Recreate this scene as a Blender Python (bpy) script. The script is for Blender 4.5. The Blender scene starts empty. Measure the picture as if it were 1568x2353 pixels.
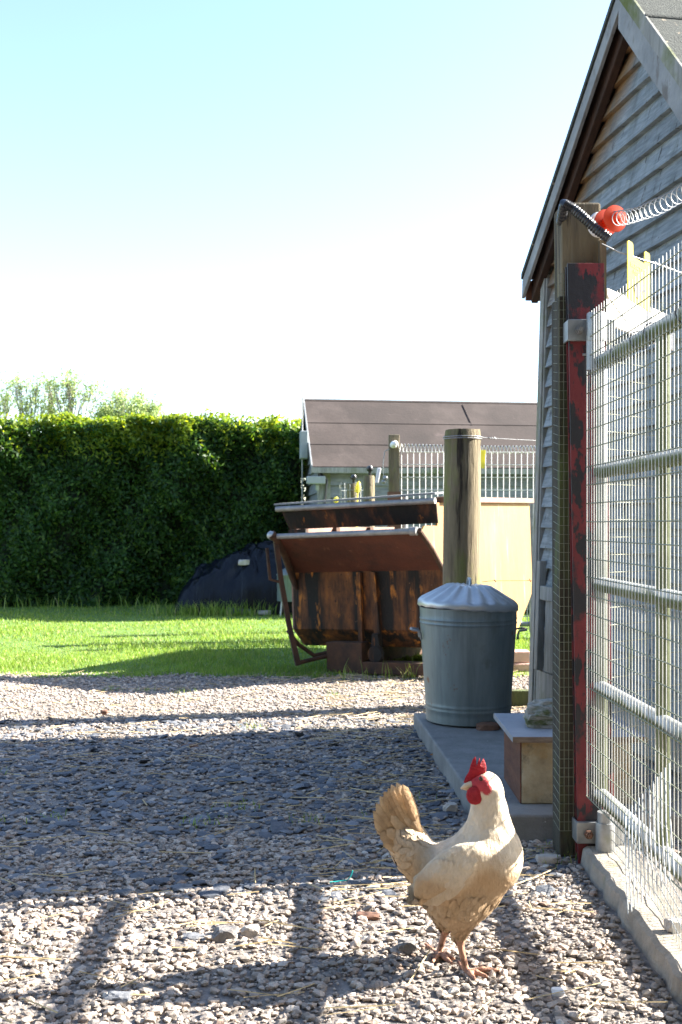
import bpy, bmesh, math, random
import numpy as np
from mathutils import Vector, Matrix, noise as mnoise

random.seed(7); RNG = np.random.default_rng(7)
sc = bpy.context.scene
COL = sc.collection
R = math.radians

# ------------------------------------------------------------------ camera
CH, F, CX, HY = 0.95, 2500.0, 784.0, 1205.0      # eye height; focal length, axis and horizon on a 1568 x 2353 picture
cam = bpy.data.cameras.new('camera'); camo = bpy.data.objects.new('camera', cam); COL.objects.link(camo)
camo.location = (0, 0, CH); camo.rotation_euler = (R(90), 0, 0)
cam.sensor_fit = 'VERTICAL'; cam.sensor_height = 24; cam.lens = 24*F/2353
cam.shift_y = 28.5/2353; cam.clip_end = 1000; cam.clip_start = 0.02
cam.dof.use_dof = True; cam.dof.focus_distance = 2.8; cam.dof.aperture_fstop = 7.0
sc.camera = camo
# ------------------------------------------------------------------ light
SUN_AZ, SUN_EL = 11.8, 31.0                       # azimuth counted from +X towards +Y
w = bpy.data.worlds.new('World'); sc.world = w; w.use_nodes = True
nt = w.node_tree; bg = nt.nodes['Background']
sky = nt.nodes.new('ShaderNodeTexSky'); sky.sky_type = 'NISHITA'; sky.sun_disc = False
sky.sun_elevation = R(SUN_EL); sky.sun_rotation = R(90-SUN_AZ)
sky.air_density = 1.0; sky.dust_density = 0.9; sky.ozone_density = 1.6
nt.links.new(sky.outputs['Color'], bg.inputs['Color']); bg.inputs['Strength'].default_value = 0.08
sl = bpy.data.lights.new('sun', 'SUN'); slo = bpy.data.objects.new('sun', sl); COL.objects.link(slo)
SDIR = Vector((math.cos(R(SUN_AZ))*math.cos(R(SUN_EL)), math.sin(R(SUN_AZ))*math.cos(R(SUN_EL)), math.sin(R(SUN_EL))))
slo.rotation_euler = SDIR.to_track_quat('Z', 'Y').to_euler(); slo.location = SDIR*30
sl.energy = 5.0; sl.angle = R(0.55); sl.color = (1.0, 0.94, 0.84)
sc.view_settings.view_transform = 'Standard'; sc.view_settings.look = 'None'
sc.view_settings.exposure = 2.6; sc.view_settings.gamma = 1
sc.render.engine = 'CYCLES'
sc.cycles.max_bounces = 6; sc.cycles.use_denoising = True
sc.cycles.sample_clamp_indirect = 6

def P(x, y, Y): return Vector(((x-CX)*Y/F, Y, CH+(HY-y)*Y/F))

# ------------------------------------------------------------------ materials
def M(name, stops, scale=6, rough=.85, bump=0.0, bscale=None, stretch=(1, 1, 1), metal=0.0, island=0.0,
      over=(), detail=6, attr=None, transl=0.0, tcol=None, spec=None, sss=0):
    m = bpy.data.materials.new(name); m.use_nodes = True
    n, l = m.node_tree.nodes, m.node_tree.links
    b = n['Principled BSDF']; b.inputs['Roughness'].default_value = rough; b.inputs['Metallic'].default_value = metal
    if spec is not None: b.inputs['Specular IOR Level'].default_value = spec
    tc = n.new('ShaderNodeTexCoord')
    def noise_(sc_, st, det=detail, off=0):
        mp = n.new('ShaderNodeMapping'); mp.inputs['Scale'].default_value = st; mp.inputs['Location'].default_value = (off, off*1.7, off*.6)
        l.new(tc.outputs['Object'], mp.inputs['Vector'])
        t = n.new('ShaderNodeTexNoise'); t.inputs['Scale'].default_value = sc_; t.inputs['Detail'].default_value = det; t.inputs['Roughness'].default_value = .62
        l.new(mp.outputs['Vector'], t.inputs['Vector']); return t
    def ramp(fac, st):
        r = n.new('ShaderNodeValToRGB'); e = r.color_ramp.elements
        while len(e) > 1: e.remove(e[-1])
        e[0].position = st[0][0]; e[0].color = (*st[0][1], 1)
        for p_, c in st[1:]:
            q = e.new(p_); q.color = (*c, 1)
        l.new(fac, r.inputs['Fac']); return r.outputs['Color']
    def mul(c, v):
        x = n.new('ShaderNodeMix'); x.data_type = 'RGBA'; x.blend_type = 'MULTIPLY'; x.inputs['Factor'].default_value = 1
        l.new(c, x.inputs['A']); l.new(v, x.inputs['B']); return x.outputs['Result']
    if island == 'ramp':
        g = n.new('ShaderNodeNewGeometry'); c = ramp(g.outputs['Random Per Island'], stops)
        t = noise_(scale, stretch); c = mul(c, ramp(t.outputs['Fac'], [(.3, (.72, .72, .72)), (.7, (1.15, 1.15, 1.15))]))
    else:
        t = noise_(scale, stretch); c = ramp(t.outputs['Fac'], stops)
        if island:
            g = n.new('ShaderNodeNewGeometry')
            c = mul(c, ramp(g.outputs['Random Per Island'], [(0, (1-island,)*3), (1, (1+island,)*3)]))
    if attr:
        a = n.new('ShaderNodeAttribute'); a.attribute_name = attr
        c = mul(c, a.outputs['Color'])
    for i, (oc, osc, lo, hi, ost) in enumerate(over):
        t2 = noise_(osc, ost, 8, 3.1*i+5)
        f = ramp(t2.outputs['Fac'], [(lo, (0, 0, 0)), (hi, (1, 1, 1))])
        x = n.new('ShaderNodeMix'); x.data_type = 'RGBA'
        l.new(f, x.inputs['Factor']); l.new(c, x.inputs['A']); x.inputs['B'].default_value = (*oc, 1); c = x.outputs['Result']
    l.new(c, b.inputs['Base Color'])
    if bump:
        t3 = noise_(bscale or scale*3, stretch, 8, 2); bm_ = n.new('ShaderNodeBump'); bm_.inputs['Strength'].default_value = bump; bm_.inputs['Distance'].default_value = .01
        l.new(t3.outputs['Fac'], bm_.inputs['Height']); l.new(bm_.outputs['Normal'], b.inputs['Normal'])
    if sss:
        b.inputs['Subsurface Weight'].default_value = sss; b.inputs['Subsurface Scale'].default_value = .01
    if transl:
        tr = n.new('ShaderNodeBsdfTranslucent'); mx = n.new('ShaderNodeMixShader'); mx.inputs['Fac'].default_value = transl
        if tcol: l.new(mul(c, ramp(t.outputs['Fac'], [(0, tcol), (1, tcol)])), tr.inputs['Color'])
        else: l.new(c, tr.inputs['Color'])
        out = n['Material Output']; l.new(b.outputs[0], mx.inputs[1]); l.new(tr.outputs[0], mx.inputs[2]); l.new(mx.outputs[0], out.inputs['Surface'])
    return m

g3 = lambda v: (v, v, v)
MT = {}
MT['gravel_bed'] = M('gravel_bed', [(.3, (.11, .098, .09)), (.5, (.20, .178, .162)), (.7, (.30, .265, .245))], 45, .95, .8, 90, detail=10,
                     over=[((.20, .165, .13), 1.1, .5, .68, (1, 1, 1))])
MT['stones'] = M('stones', [(0, (.15, .137, .13)), (.2, (.265, .222, .185)), (.45, (.36, .298, .248)), (.65, (.435, .36, .30)), (.85, (.49, .415, .352)), (.95, (.26, .18, .135)), (1, (.58, .54, .48))],
                 60, .9, .4, 120, island='ramp')
MT['slate'] = M('slate', [(0, (.055, .062, .078)), (.5, (.10, .108, .125)), (1, (.19, .195, .21))], 40, .8, .4, 80, island='ramp')  # slate blue-grey, taken darker and bluer to deepen the shaded gravel
MT['rock_dark'] = M('rock_dark', [(.3, (.13, .12, .115)), (.7, (.27, .25, .24))], 25, .9, .8, 40)
MT['rock_pale'] = M('rock_pale', [(.3, (.34, .30, .26)), (.7, (.50, .45, .40))], 25, .9, .8, 40)
MT['rock_moss'] = M('rock_moss', [(.3, (.20, .19, .165)), (.7, (.36, .34, .30))], 18, .95, .9, 30, over=[((.075, .085, .03), 9, .5, .62, (1, 1, 2.5))])
MT['straw'] = M('straw', [(0, (.36, .26, .12)), (1, (.60, .46, .24))], 30, .7, island='ramp')
MT['lawn_soil'] = M('lawn_soil', [(.3, (.06, .12, .02)), (.7, (.11, .20, .035))], 30, .95, .5)
MT['grass'] = M('grass', [(0, (.15, .25, .03)), (.5, (.22, .34, .045)), (.85, (.29, .40, .07)), (1, (.42, .39, .17))], 5, .5, island='ramp', transl=.45, tcol=(1.15, 1.15, .8))
MT['hedge_leaf'] = M('hedge_leaf', [(0, (.014, .048, .009)), (.5, (.030, .082, .014)), (.85, (.055, .125, .018)), (1, (.11, .18, .024))], 1.6, .5, spec=.3, island='ramp', transl=.35, tcol=(1.6, 1.5, .6))
MT['hedge_young'] = M('hedge_young', [(0, (.11, .20, .018)), (1, (.28, .34, .03))], 1.6, .45, island='ramp', transl=.5, tcol=(1.5, 1.4, .6))
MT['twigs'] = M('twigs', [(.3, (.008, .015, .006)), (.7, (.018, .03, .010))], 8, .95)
MT['tree_leaf'] = M('tree_leaf', [(0, (.19, .27, .09)), (1, (.34, .40, .16))], 1.6, .5, island='ramp', transl=.62, tcol=(1.5, 1.5, 1.5))
MT['bark'] = M('bark', [(.3, (.16, .14, .115)), (.7, (.28, .25, .21))], 3, .95, .6)
MT['concrete'] = M('concrete', [(.3, (.15, .147, .14)), (.7, (.25, .245, .235))], 9, .95, .5, 60, over=[((.17, .16, .15), 2.5, .5, .7, (1, 1, 1)), ((.45, .44, .42), 40, .68, .72, (1, 1, 1))])
MT['kerb'] = M('kerb', [(.3, (.19, .165, .135)), (.7, (.33, .29, .24))], 14, .95, 1.0, 45, over=[((.14, .15, .07), 7, .56, .68, (1, 1, 1))])
MT['siding'] = M('siding', [(.25, (.10, .122, .142)), (.5, (.20, .232, .255)), (.75, (.31, .342, .362))], 9, .85, .5, 30, (1, 1, 9), island=.16,
                 attr='weather', over=[((.05, .052, .055), 13, .61, .67, (2.5, 2.5, .5)), ((.10, .115, .115), 4, .52, .75, (3, 3, .3)), ((.30, .31, .31), 7, .62, .74, (1, 1, 6))])
MT['trim'] = M('trim', [(.3, (.17, .17, .16)), (.7, (.32, .32, .30))], 8, .9, .5, 30, (6, 6, .8), over=[((.11, .13, .03), 2.2, .52, .66, (1, 1, 1))])
MT['barge'] = M('barge', [(.3, (.15, .16, .17)), (.7, (.28, .29, .295))], 6, .85, .5, 26, (3, 1.2, 1.2), over=[((.13, .12, .11), 9, .60, .68, (1.5, 1.5, .6))])
MT['brown_wood'] = M('brown_wood', [(.3, (.07, .026, .014)), (.7, (.16, .062, .03))], 6, .85, .4, 20, (1, 1, 5))
MT['rafter_wood'] = M('rafter_wood', [(.3, (.018, .010, .007)), (.7, (.06, .026, .014))], 6, .9, .4, 20)
MT['felt_green'] = M('felt_green', [(.3, (.026, .032, .029)), (.7, (.06, .068, .06))], 60, .95, .6, 120, over=[((.34, .27, .19), 14, .63, .69, (1, 1, 1)), ((.3, .33, .3), 3, .66, .72, (1, 1, 1))])
MT['felt_brown'] = M('felt_brown', [(.3, (.023, .0155, .013)), (.7, (.042, .029, .0245))], 2.5, .9, .3, 30, over=[((.06, .044, .038), 1.5, .52, .7, (1, 1, .3)), ((.07, .05, .045), 7, .66, .7, (.4, 1, 1)), ((.55, .5, .48), 9, .73, .76, (1, .4, .4))])
MT['shed_wood'] = M('shed_wood', [(.3, (.13, .14, .145)), (.7, (.25, .265, .27))], 6, .9, .4, 20, (1, 1, 6), island=.15)
MT['moss_post'] = M('moss_post', [(.3, (.10, .08, .05)), (.6, (.18, .148, .092)), (.8, (.26, .22, .145))], 9, .95, .9, 26, (3.5, 3.5, .35),
                    over=[((.15, .17, .04), 3, .53, .72, (2, 2, .8)), ((.03, .022, .014), 9, .57, .63, (2.2, 2.2, .15)), ((.24, .21, .15), 14, .62, .72, (2.5, 2.5, .12))])
MT['dark_post'] = M('dark_post', [(.3, (.025, .022, .015)), (.7, (.07, .06, .04))], 9, .95, .7, 26, (3, 3, .4), over=[((.08, .10, .035), 4, .5, .65, (2, 2, .6))])
MT['galv'] = M('galv', [(.3, (.20, .21, .215)), (.7, (.36, .37, .375))], 14, .45, .15, 30, metal=.55, over=[((.22, .23, .17), 6, .62, .74, (1, 1, 1))])
MT['galv_wire'] = M('galv_wire', [(.3, (.28, .29, .28)), (.7, (.46, .47, .46))], 8, .42, metal=.45, over=[((.22, .24, .12), 5, .58, .72, (1, 1, 1))])
MT['galv_pale'] = M('galv_pale', [(.3, (.45, .46, .46)), (.7, (.62, .62, .61))], 8, .5, metal=.2)
MT['algae_wire'] = M('algae_wire', [(.3, (.13, .14, .085)), (.7, (.26, .27, .19))], 8, .55, metal=.2)
MT['galv_rail'] = M('galv_rail', [(.3, (.22, .24, .25)), (.7, (.36, .38, .385))], 9, .5, .2, 30, metal=.35, attr='moss')
MT['bin'] = M('bin', [(.3, (.14, .175, .18)), (.7, (.23, .275, .28))], 5, .5, .15, 25, (3, 3, .5), metal=.35,
              over=[((.17, .09, .055), 11, .64, .68, (1, 1, .8)), ((.09, .08, .06), 2.6, .60, .75, (1.5, 1.5, 1)), ((.075, .10, .11), 3, .5, .75, (4, 4, .15))])
MT['bin_lid'] = M('bin_lid', [(.3, (.34, .36, .37)), (.7, (.50, .52, .53))], 7, .38, .15, 25, metal=.6, over=[((.27, .22, .16), 9, .64, .72, (1, 1, 1))])
MT['rust'] = M('rust', [(.25, (.010, .007, .006)), (.45, (.028, .013, .008)), (.6, (.08, .028, .011)), (.78, (.19, .07, .018))], 5, .85, .5, 40, (3.2, 3.2, .35),
               over=[((.007, .006, .006), 3.2, .42, .55, (3, 3, .22)), ((.26, .09, .015), 7, .62, .68, (2.6, 2.6, .3))])
MT['rust_hopper'] = M('rust_hopper', [(.25, (.022, .011, .007)), (.42, (.075, .030, .012)), (.58, (.17, .062, .018)), (.75, (.34, .125, .028))], 7, .85, .8, 40, (2, 2, .8), over=[((.008, .007, .006), 2.6, .43, .55, (3, 3, .28)), ((.42, .15, .022), 9, .58, .66, (1.6, 1.6, .45)), ((.03, .014, .009), 26, .60, .66, (1, 1, 1)), ((.20, .11, .07), 40, .68, .72, (1, 1, 1))])
MT['rust_lip'] = M('rust_lip', [(.3, (.045, .012, .007)), (.7, (.10, .028, .014))], 4, .8, .5, 50, over=[((.028, .013, .01), 5, .55, .75, (1, 1, 1)), ((.17, .075, .04), 9, .64, .72, (1, 1, 1))])
MT['rust_bar'] = M('rust_bar', [(.3, (.025, .015, .011)), (.7, (.10, .045, .022))], 12, .85, .5, 60)
MT['steel_edge'] = M('steel_edge', [(.3, (.17, .17, .17)), (.7, (.32, .31, .30))], 14, .5, .3, 60, metal=.4)
MT['skip_yellow'] = M('skip_yellow', [(.3, (.24, .115, .025)), (.55, (.29, .155, .04)), (.75, (.34, .21, .075))], 3, .6, .2, 30, (1.5, 1.5, .5),
                      over=[((.40, .30, .16), 5, .60, .70, (2.5, 2.5, .22)), ((.42, .16, .05), 8, .68, .73, (1, 1, .7))])
MT['pale_inside'] = M('pale_inside', [(.3, (.17, .095, .07)), (.7, (.28, .175, .135))], 7, .85, .3, 40)
MT['red_paint'] = M('red_paint', [(.3, (.115, .010, .014)), (.7, (.18, .019, .023))], 5, .55, .3, 60,
                    over=[((.012, .012, .016), 17, .52, .55, (1.3, 1.3, .55)), ((.016, .014, .018), 4.2, .53, .57, (1.2, 1.2, .7)), ((.55, .33, .28), 40, .735, .75, (1, 1, .5))])
MT['rusty_steel'] = M('rusty_steel', [(.3, (.09, .045, .03)), (.7, (.2, .10, .06))], 12, .85, .5, 60)
MT['black_plastic'] = M('black_plastic', [(.3, (.010, .011, .014)), (.7, (.02, .021, .026))], 6, .33, .6, 22, spec=.6)
MT['tarp'] = M('tarp', [(.3, (.003, .004, .008)), (.7, (.006, .008, .014))], 4, .27, 1.0, 16, (1.5, .7, .35), spec=.22)
MT['orange_plastic'] = M('orange_plastic', [(.3, (.62, .045, .004)), (.7, (.72, .065, .006))], 6, .6, transl=.3)
MT['white_plastic'] = M('white_plastic', [(.3, (.72, .72, .72)), (.7, (.80, .80, .80))], 6, .5)
MT['yellow_plastic'] = M('yellow_plastic', [(.3, (.72, .66, .10)), (.7, (.80, .73, .14))], 6, .5, transl=.45)
MT['print_black'] = M('print_black', [(.3, g3(.02)), (.7, g3(.04))], 20, .6)
MT['print_white'] = M('print_white', [(.3, g3(.7)), (.7, g3(.8))], 20, .6)
MT['white_board'] = M('white_board', [(.3, (.70, .69, .68)), (.7, (.82, .81, .80))], 5, .7, .2, 20, over=[((.42, .36, .29), 8, .70, .76, (2, 2, .4))])
MT['box_panel'] = M('box_panel', [(.3, (.20, .15, .085)), (.5, (.36, .29, .18)), (.7, (.48, .42, .31))], 8, .9, .4, 30,
                    over=[((.08, .07, .05), 11, .57, .68, (1, 1, .7)), ((.36, .21, .07), 5, .52, .66, (1, 1, 1)), ((.13, .15, .05), 3, .63, .75, (1, 1, 1))])
MT['box_lid'] = M('box_lid', [(.3, (.20, .21, .235)), (.7, (.28, .29, .315))], 8, .6, .2, 40)
MT['ply_edge'] = M('ply_edge', [(.3, (.13, .09, .065)), (.7, (.24, .18, .13))], 20, .9, .4, 40, (1, 1, 6))
MT['pink_block'] = M('pink_block', [(.3, (.42, .27, .22)), (.7, (.56, .40, .33))], 12, .95, .5, 40)
MT['lamp_white'] = M('lamp_white', [(.3, (.24, .27, .28)), (.7, (.32, .35, .36))], 4, .4)
MT['feather'] = M('feather', [(.3, (.82, .80, .77)), (.7, (1, 1, 1))], 60, .75, .55, 110, stretch=(1.5, 1, .7), attr='col', over=[], sss=.0, spec=.25)
MT['tail_feather'] = M('tail_feather', [(0, (.44, .29, .16)), (.5, (.54, .38, .22)), (1, (.63, .47, .30))], 40, .75, .4, 90, island='ramp', transl=.25)
MT['comb_red'] = M('comb_red', [(.3, (.40, .006, .018)), (.7, (.58, .02, .035))], 90, .6, .8, 260, transl=.3)
MT['beak'] = M('beak', [(.3, (.55, .40, .25)), (.7, (.66, .50, .32))], 60, .45)
MT['eye'] = M('eye', [(.3, (.02, .008, .005)), (.7, (.05, .015, .008))], 60, .08)
MT['twine'] = M('twine', [(.3, (.01, .35, .34)), (.7, (.02, .45, .42))], 60, .5)
MT['leaf_dead'] = M('leaf_dead', [(.3, (.30, .12, .03)), (.7, (.45, .2, .05))], 60, .8)
MT['hole'] = M('hole', [(.3, g3(.01)), (.7, g3(.02))], 20, .9)

# ------------------------------------------------------------------ mesh helpers
class MB:
    def __init__(s): s.v = []; s.f = []; s.sm = []
    def add(s, vs, fs, smooth=False):
        o = len(s.v); s.v += [Vector(p) for p in vs]; s.f += [tuple(i+o for i in f) for f in fs]; s.sm += [smooth]*len(fs); return s
    def box(s, c, sz, rot=None):
        h = [(x*sz[0]/2, y*sz[1]/2, z*sz[2]/2) for x in (-1, 1) for y in (-1, 1) for z in (-1, 1)]
        c = Vector(c); vs = [c+(rot @ Vector(p) if rot else Vector(p)) for p in h]
        return s.hexa(vs)
    def hexa(s, v):   # index = 4x+2y+z
        return s.add(v, [(0, 1, 3, 2), (4, 6, 7, 5), (0, 4, 5, 1), (2, 3, 7, 6), (0, 2, 6, 4), (1, 5, 7, 3)])
    def bx(s, x0, x1, y0, y1, z0, z1): return s.box(((x0+x1)/2, (y0+y1)/2, (z0+z1)/2), (x1-x0, y1-y0, z1-z0))
    def prism(s, poly, ext):
        n = len(poly); e = Vector(ext); a = [Vector(p) for p in poly]
        return s.add(a+[p+e for p in a], [tuple(reversed(range(n))), tuple(range(n, 2*n))]+[(i, (i+1) % n, n+(i+1) % n, n+i) for i in range(n)])
    def tube(s, pts, r, k=8, smooth=True, caps=True):
        pts = [Vector(p) for p in pts]; n = len(pts); rs = r if hasattr(r, '__len__') else [r]*n
        vs = []; prev = None
        for i, p in enumerate(pts):
            t = (pts[min(i+1, n-1)]-pts[max(i-1, 0)]).normalized()
            if prev is None:
                a = Vector((0, 0, 1)) if abs(t.z) < .9 else Vector((1, 0, 0)); u = t.cross(a).normalized()
            else: u = (prev-t*prev.dot(t)).normalized()
            prev = u; q = t.cross(u)
            vs += [p+(u*math.cos(2*math.pi*j/k)+q*math.sin(2*math.pi*j/k))*rs[i] for j in range(k)]
        fs = [(i*k+j, i*k+(j+1) % k, (i+1)*k+(j+1) % k, (i+1)*k+j) for i in range(n-1) for j in range(k)]
        s.add(vs, fs, smooth)
        if caps: s.add(vs[:k], [tuple(reversed(range(k)))]); s.add(vs[-k:], [tuple(range(k))])
        return s
    def lathe(s, prof, c=(0, 0, 0), k=32, axis=None, smooth=True, mod=None):
        c = Vector(c); q = Vector(axis).to_track_quat('Z', 'Y').to_matrix() if axis is not None else Matrix.Identity(3)
        vs = []
        for (r, z) in prof:
            for j in range(k):
                a = 2*math.pi*j/k; rr, zz = (r, z) if mod is None else mod(r, z, a)
                vs.append(c+q @ Vector((rr*math.cos(a), rr*math.sin(a), zz)))
        n = len(prof)
        fs = [(i*k+j, i*k+(j+1) % k, (i+1)*k+(j+1) % k, (i+1)*k+j) for i in range(n-1) for j in range(k)]
        s.add(vs, fs, smooth)
        if prof[0][0] > 1e-4: s.add(vs[:k], [tuple(reversed(range(k)))])
        if prof[-1][0] > 1e-4: s.add(vs[-k:], [tuple(range(k))])
        return s
    def sphere(s, c, rad, nu=14, nv=9):
        c = Vector(c); rad = rad if hasattr(rad, '__len__') else (rad,)*3
        vs = [c+Vector((rad[0]*math.sin(math.pi*i/nv)*math.cos(2*math.pi*j/nu), rad[1]*math.sin(math.pi*i/nv)*math.sin(2*math.pi*j/nu), rad[2]*math.cos(math.pi*i/nv))) for i in range(nv+1) for j in range(nu)]
        return s.add(vs, [(i*nu+j, (i+1)*nu+j, (i+1)*nu+(j+1) % nu, i*nu+(j+1) % nu) for i in range(nv) for j in range(nu)], True)

def tag(o, label=None, cat=None, group=None, kind=None):
    if label: o['label'] = label
    if cat: o['category'] = cat
    if group: o['group'] = group
    if kind: o['kind'] = kind
    return o
def thing(name, label, cat, loc, group=None):
    o = bpy.data.objects.new(name, None); COL.objects.link(o); o.location = loc; o.empty_display_size = .1
    return tag(o, label, cat, group)
def origin(o):
    while o.parent: o = o.parent
    return Vector(o.location)
def obj(name, mb, mat, parent=None, local=False, bevel=0, label=None):
    """ONE mesh object from world-space shapes (or thing-space ones when local)."""
    vs = mb.v
    if parent is not None: off = Vector((0, 0, 0)) if local else origin(parent)
    else:
        lo = [min(p[i] for p in vs) for i in range(3)]; hi = [max(p[i] for p in vs) for i in range(3)]
        off = Vector(((lo[0]+hi[0])/2, (lo[1]+hi[1])/2, lo[2]))
    me = bpy.data.meshes.new(name); me.from_pydata([tuple(p-off) for p in vs], [], mb.f)
    me.polygons.foreach_set('use_smooth', mb.sm); me.materials.append(MT[mat]); me.update()
    if any(mb.sm): me.set_sharp_from_angle(angle=R(50))
    o = bpy.data.objects.new(name, me); COL.objects.link(o)
    if parent is not None: o.parent = parent
    else: o.location = off
    if bevel:
        b = o.modifiers.new('bevel', 'BEVEL'); b.width = bevel; b.segments = 2; b.limit_method = 'ANGLE'
    if label: o['label'] = label
    return o
def npobj(name, V, Fq, mat, parent=None, smooth=False, off=None, cols=None, attr='col'):
    if off is None:
        off = origin(parent) if parent is not None else Vector((0, 0, 0))
    V = np.asarray(V, float)-np.array(off); Fq = np.asarray(Fq, np.int32); k = Fq.shape[1]
    me = bpy.data.meshes.new(name); me.vertices.add(len(V)); me.vertices.foreach_set('co', V.ravel())
    me.loops.add(Fq.size); me.loops.foreach_set('vertex_index', Fq.ravel())
    me.polygons.add(len(Fq)); me.polygons.foreach_set('loop_start', np.arange(0, Fq.size, k, dtype=np.int32))
    me.polygons.foreach_set('loop_total', np.full(len(Fq), k, np.int32))
    me.polygons.foreach_set('use_smooth', np.full(len(Fq), smooth)); me.materials.append(MT[mat])
    if cols is not None:
        a = me.attributes.new(attr, 'FLOAT_COLOR', 'POINT'); c4 = np.ones((len(V), 4)); c4[:, :3] = cols; a.data.foreach_set('color', c4.ravel())
    me.update(calc_edges=True); me.validate()
    o = bpy.data.objects.new(name, me); COL.objects.link(o)
    if parent is not None: o.parent = parent
    else: o.location = off
    return o
def paint(o, fn, attr):
    me = o.data; a = me.attributes.new(attr, 'FLOAT_COLOR', 'POINT')
    for i, v in enumerate(me.vertices): a.data[i].color = (*fn(v.co), 1)
def meshgrid_wires(o0, eu, ev, us, vs_, r, k=4):
    """welded wire mesh: wires at us (running along ev) and at vs_ (running along eu)"""
    m = MB(); o0, eu, ev = Vector(o0), Vector(eu), Vector(ev); nrm = eu.cross(ev).normalized()
    for u in us: m.tube([o0+eu*u+ev*vs_[0], o0+eu*u+ev*vs_[-1]], r, k, True, False)
    for v in vs_: m.tube([o0+eu*us[0]+ev*v+nrm*r*1.2, o0+eu*us[-1]+ev*v+nrm*r*1.2], r, k, True, False)
    return m
def rock(mb, c, size, seed, flat=.6, sub=2):
    bm = bmesh.new(); bmesh.ops.create_icosphere(bm, subdivisions=sub, radius=1)
    rr = random.Random(seed); of = Vector((rr.uniform(0, 50), rr.uniform(0, 50), 0)); rz = Matrix.Rotation(rr.uniform(0, 6), 3, 'Z')
    sx, sy, sz = size if hasattr(size, '__len__') else (size, size*.8, size*flat)
    vs = []
    for v in bm.verts:
        p = v.co.copy(); p *= 1+.45*mnoise.noise(p*1.1+of)+.2*mnoise.noise(p*2.7+of)
        p = Vector((max(-.8, min(.8, p.x)), max(-.8, min(.8, p.y)), max(-.75, min(.75, p.z))))
        vs.append(Vector(c)+(Vector((p.x*sx, p.y*sy, p.z*sz)) if hasattr(size, '__len__') else rz @ Vector((p.x*sx, p.y*sy, p.z*sz))))
    for i, v in enumerate(bm.verts): v.index = i
    mb.add(vs, [tuple(v.index for v in f.verts) for f in bm.faces]); bm.free(); return mb

# ================================================================== GROUND
m = MB(); m.add([(-150, -60, 0), (150, -60, 0), (150, 240, 0), (-150, 240, 0)], [(0, 1, 2, 3)])
tag(obj('ground', m, 'gravel_bed'), kind='structure')
ed = [(-14, 6.75)]+[(x, 6.78+.06*math.sin(x*5.1)+.05*math.sin(x*11.7+1)) for x in np.arange(-13, 3, .12)]+[(14, 6.9)]
m = MB(); m.add([(x, y, .004) for x, y in ed]+[(60, 200, .004), (-60, 200, .004)], [tuple(range(len(ed)+2))])
tag(obj('lawn', m, 'lawn_soil'), kind='structure')
# loose stones of the gravel
def stone_field(name, N, yr, mat, rmin, rmax, power, flat, seed):
    g = np.random.default_rng(seed); base = []
    bm = bmesh.new(); bmesh.ops.create_icosphere(bm, subdivisions=1, radius=1)
    bv = np.array([v.co[:] for v in bm.verts]); bf = np.array([[v.index for v in f.verts] for f in bm.faces]); bm.free()
    for _ in range(14):
        q = bv*(1+g.uniform(-.28, .28, (len(bv), 1)))*np.array([1, g.uniform(.6, .95), flat*g.uniform(.7, 1.2)])
        base.append(np.clip(q, -.82, .82))
    base = np.array(base)
    u = g.random(N); Y = np.sqrt(yr[0]**2+u*(yr[1]**2-yr[0]**2)); X = -(.36*Y+1.7)+g.random(N)*(.72*Y+2.05)
    r = rmin*(rmax/rmin)**(g.random(N)**power)
    keep = ~((X > .40) & (Y > 3.25) & (Y < 5.1)) & ~((X > .66) & (Y < 3.1)); X, Y, r = X[keep], Y[keep], r[keep]; n = len(X)
    a = g.uniform(0, 6.283, n); k = g.integers(0, 14, n)
    V = base[k]*r[:, None, None]; c, s = np.cos(a)[:, None], np.sin(a)[:, None]
    tl = g.normal(0, .18, (n, 1)); V[:, :, 2] += V[:, :, 0]*tl
    x = V[:, :, 0]*c-V[:, :, 1]*s; y = V[:, :, 0]*s+V[:, :, 1]*c
    V = np.stack([x+X[:, None], y+Y[:, None], V[:, :, 2]+(.30*flat*r+g.random(n)*.004)[:, None]], -1)
    Fq = bf[None]+(np.arange(n)*len(bv))[:, None, None]
    return tag(npobj(name, V.reshape(-1, 3), Fq.reshape(-1, 3), mat), 'loose crushed limestone gravel covering the farmyard' if mat == 'stones' else 'flat slaty chips lying among the yard gravel, darkened to deepen the shade', 'gravel', kind='stuff')
stone_field('gravel', 44000, (1.6, 3.3), 'stones', .0040, .016, 1.9, .52, 1)
stone_field('gravel', 46000, (3.1, 6.95), 'stones', .0055, .015, 1.8, .5, 2)
stone_field('slate_chips', 7800, (2.75, 5.3), 'slate', .012, .038, 2.1, .24, 3)  # slaty chips laid where the barn shadow falls, darkened to deepen its shade
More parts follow.
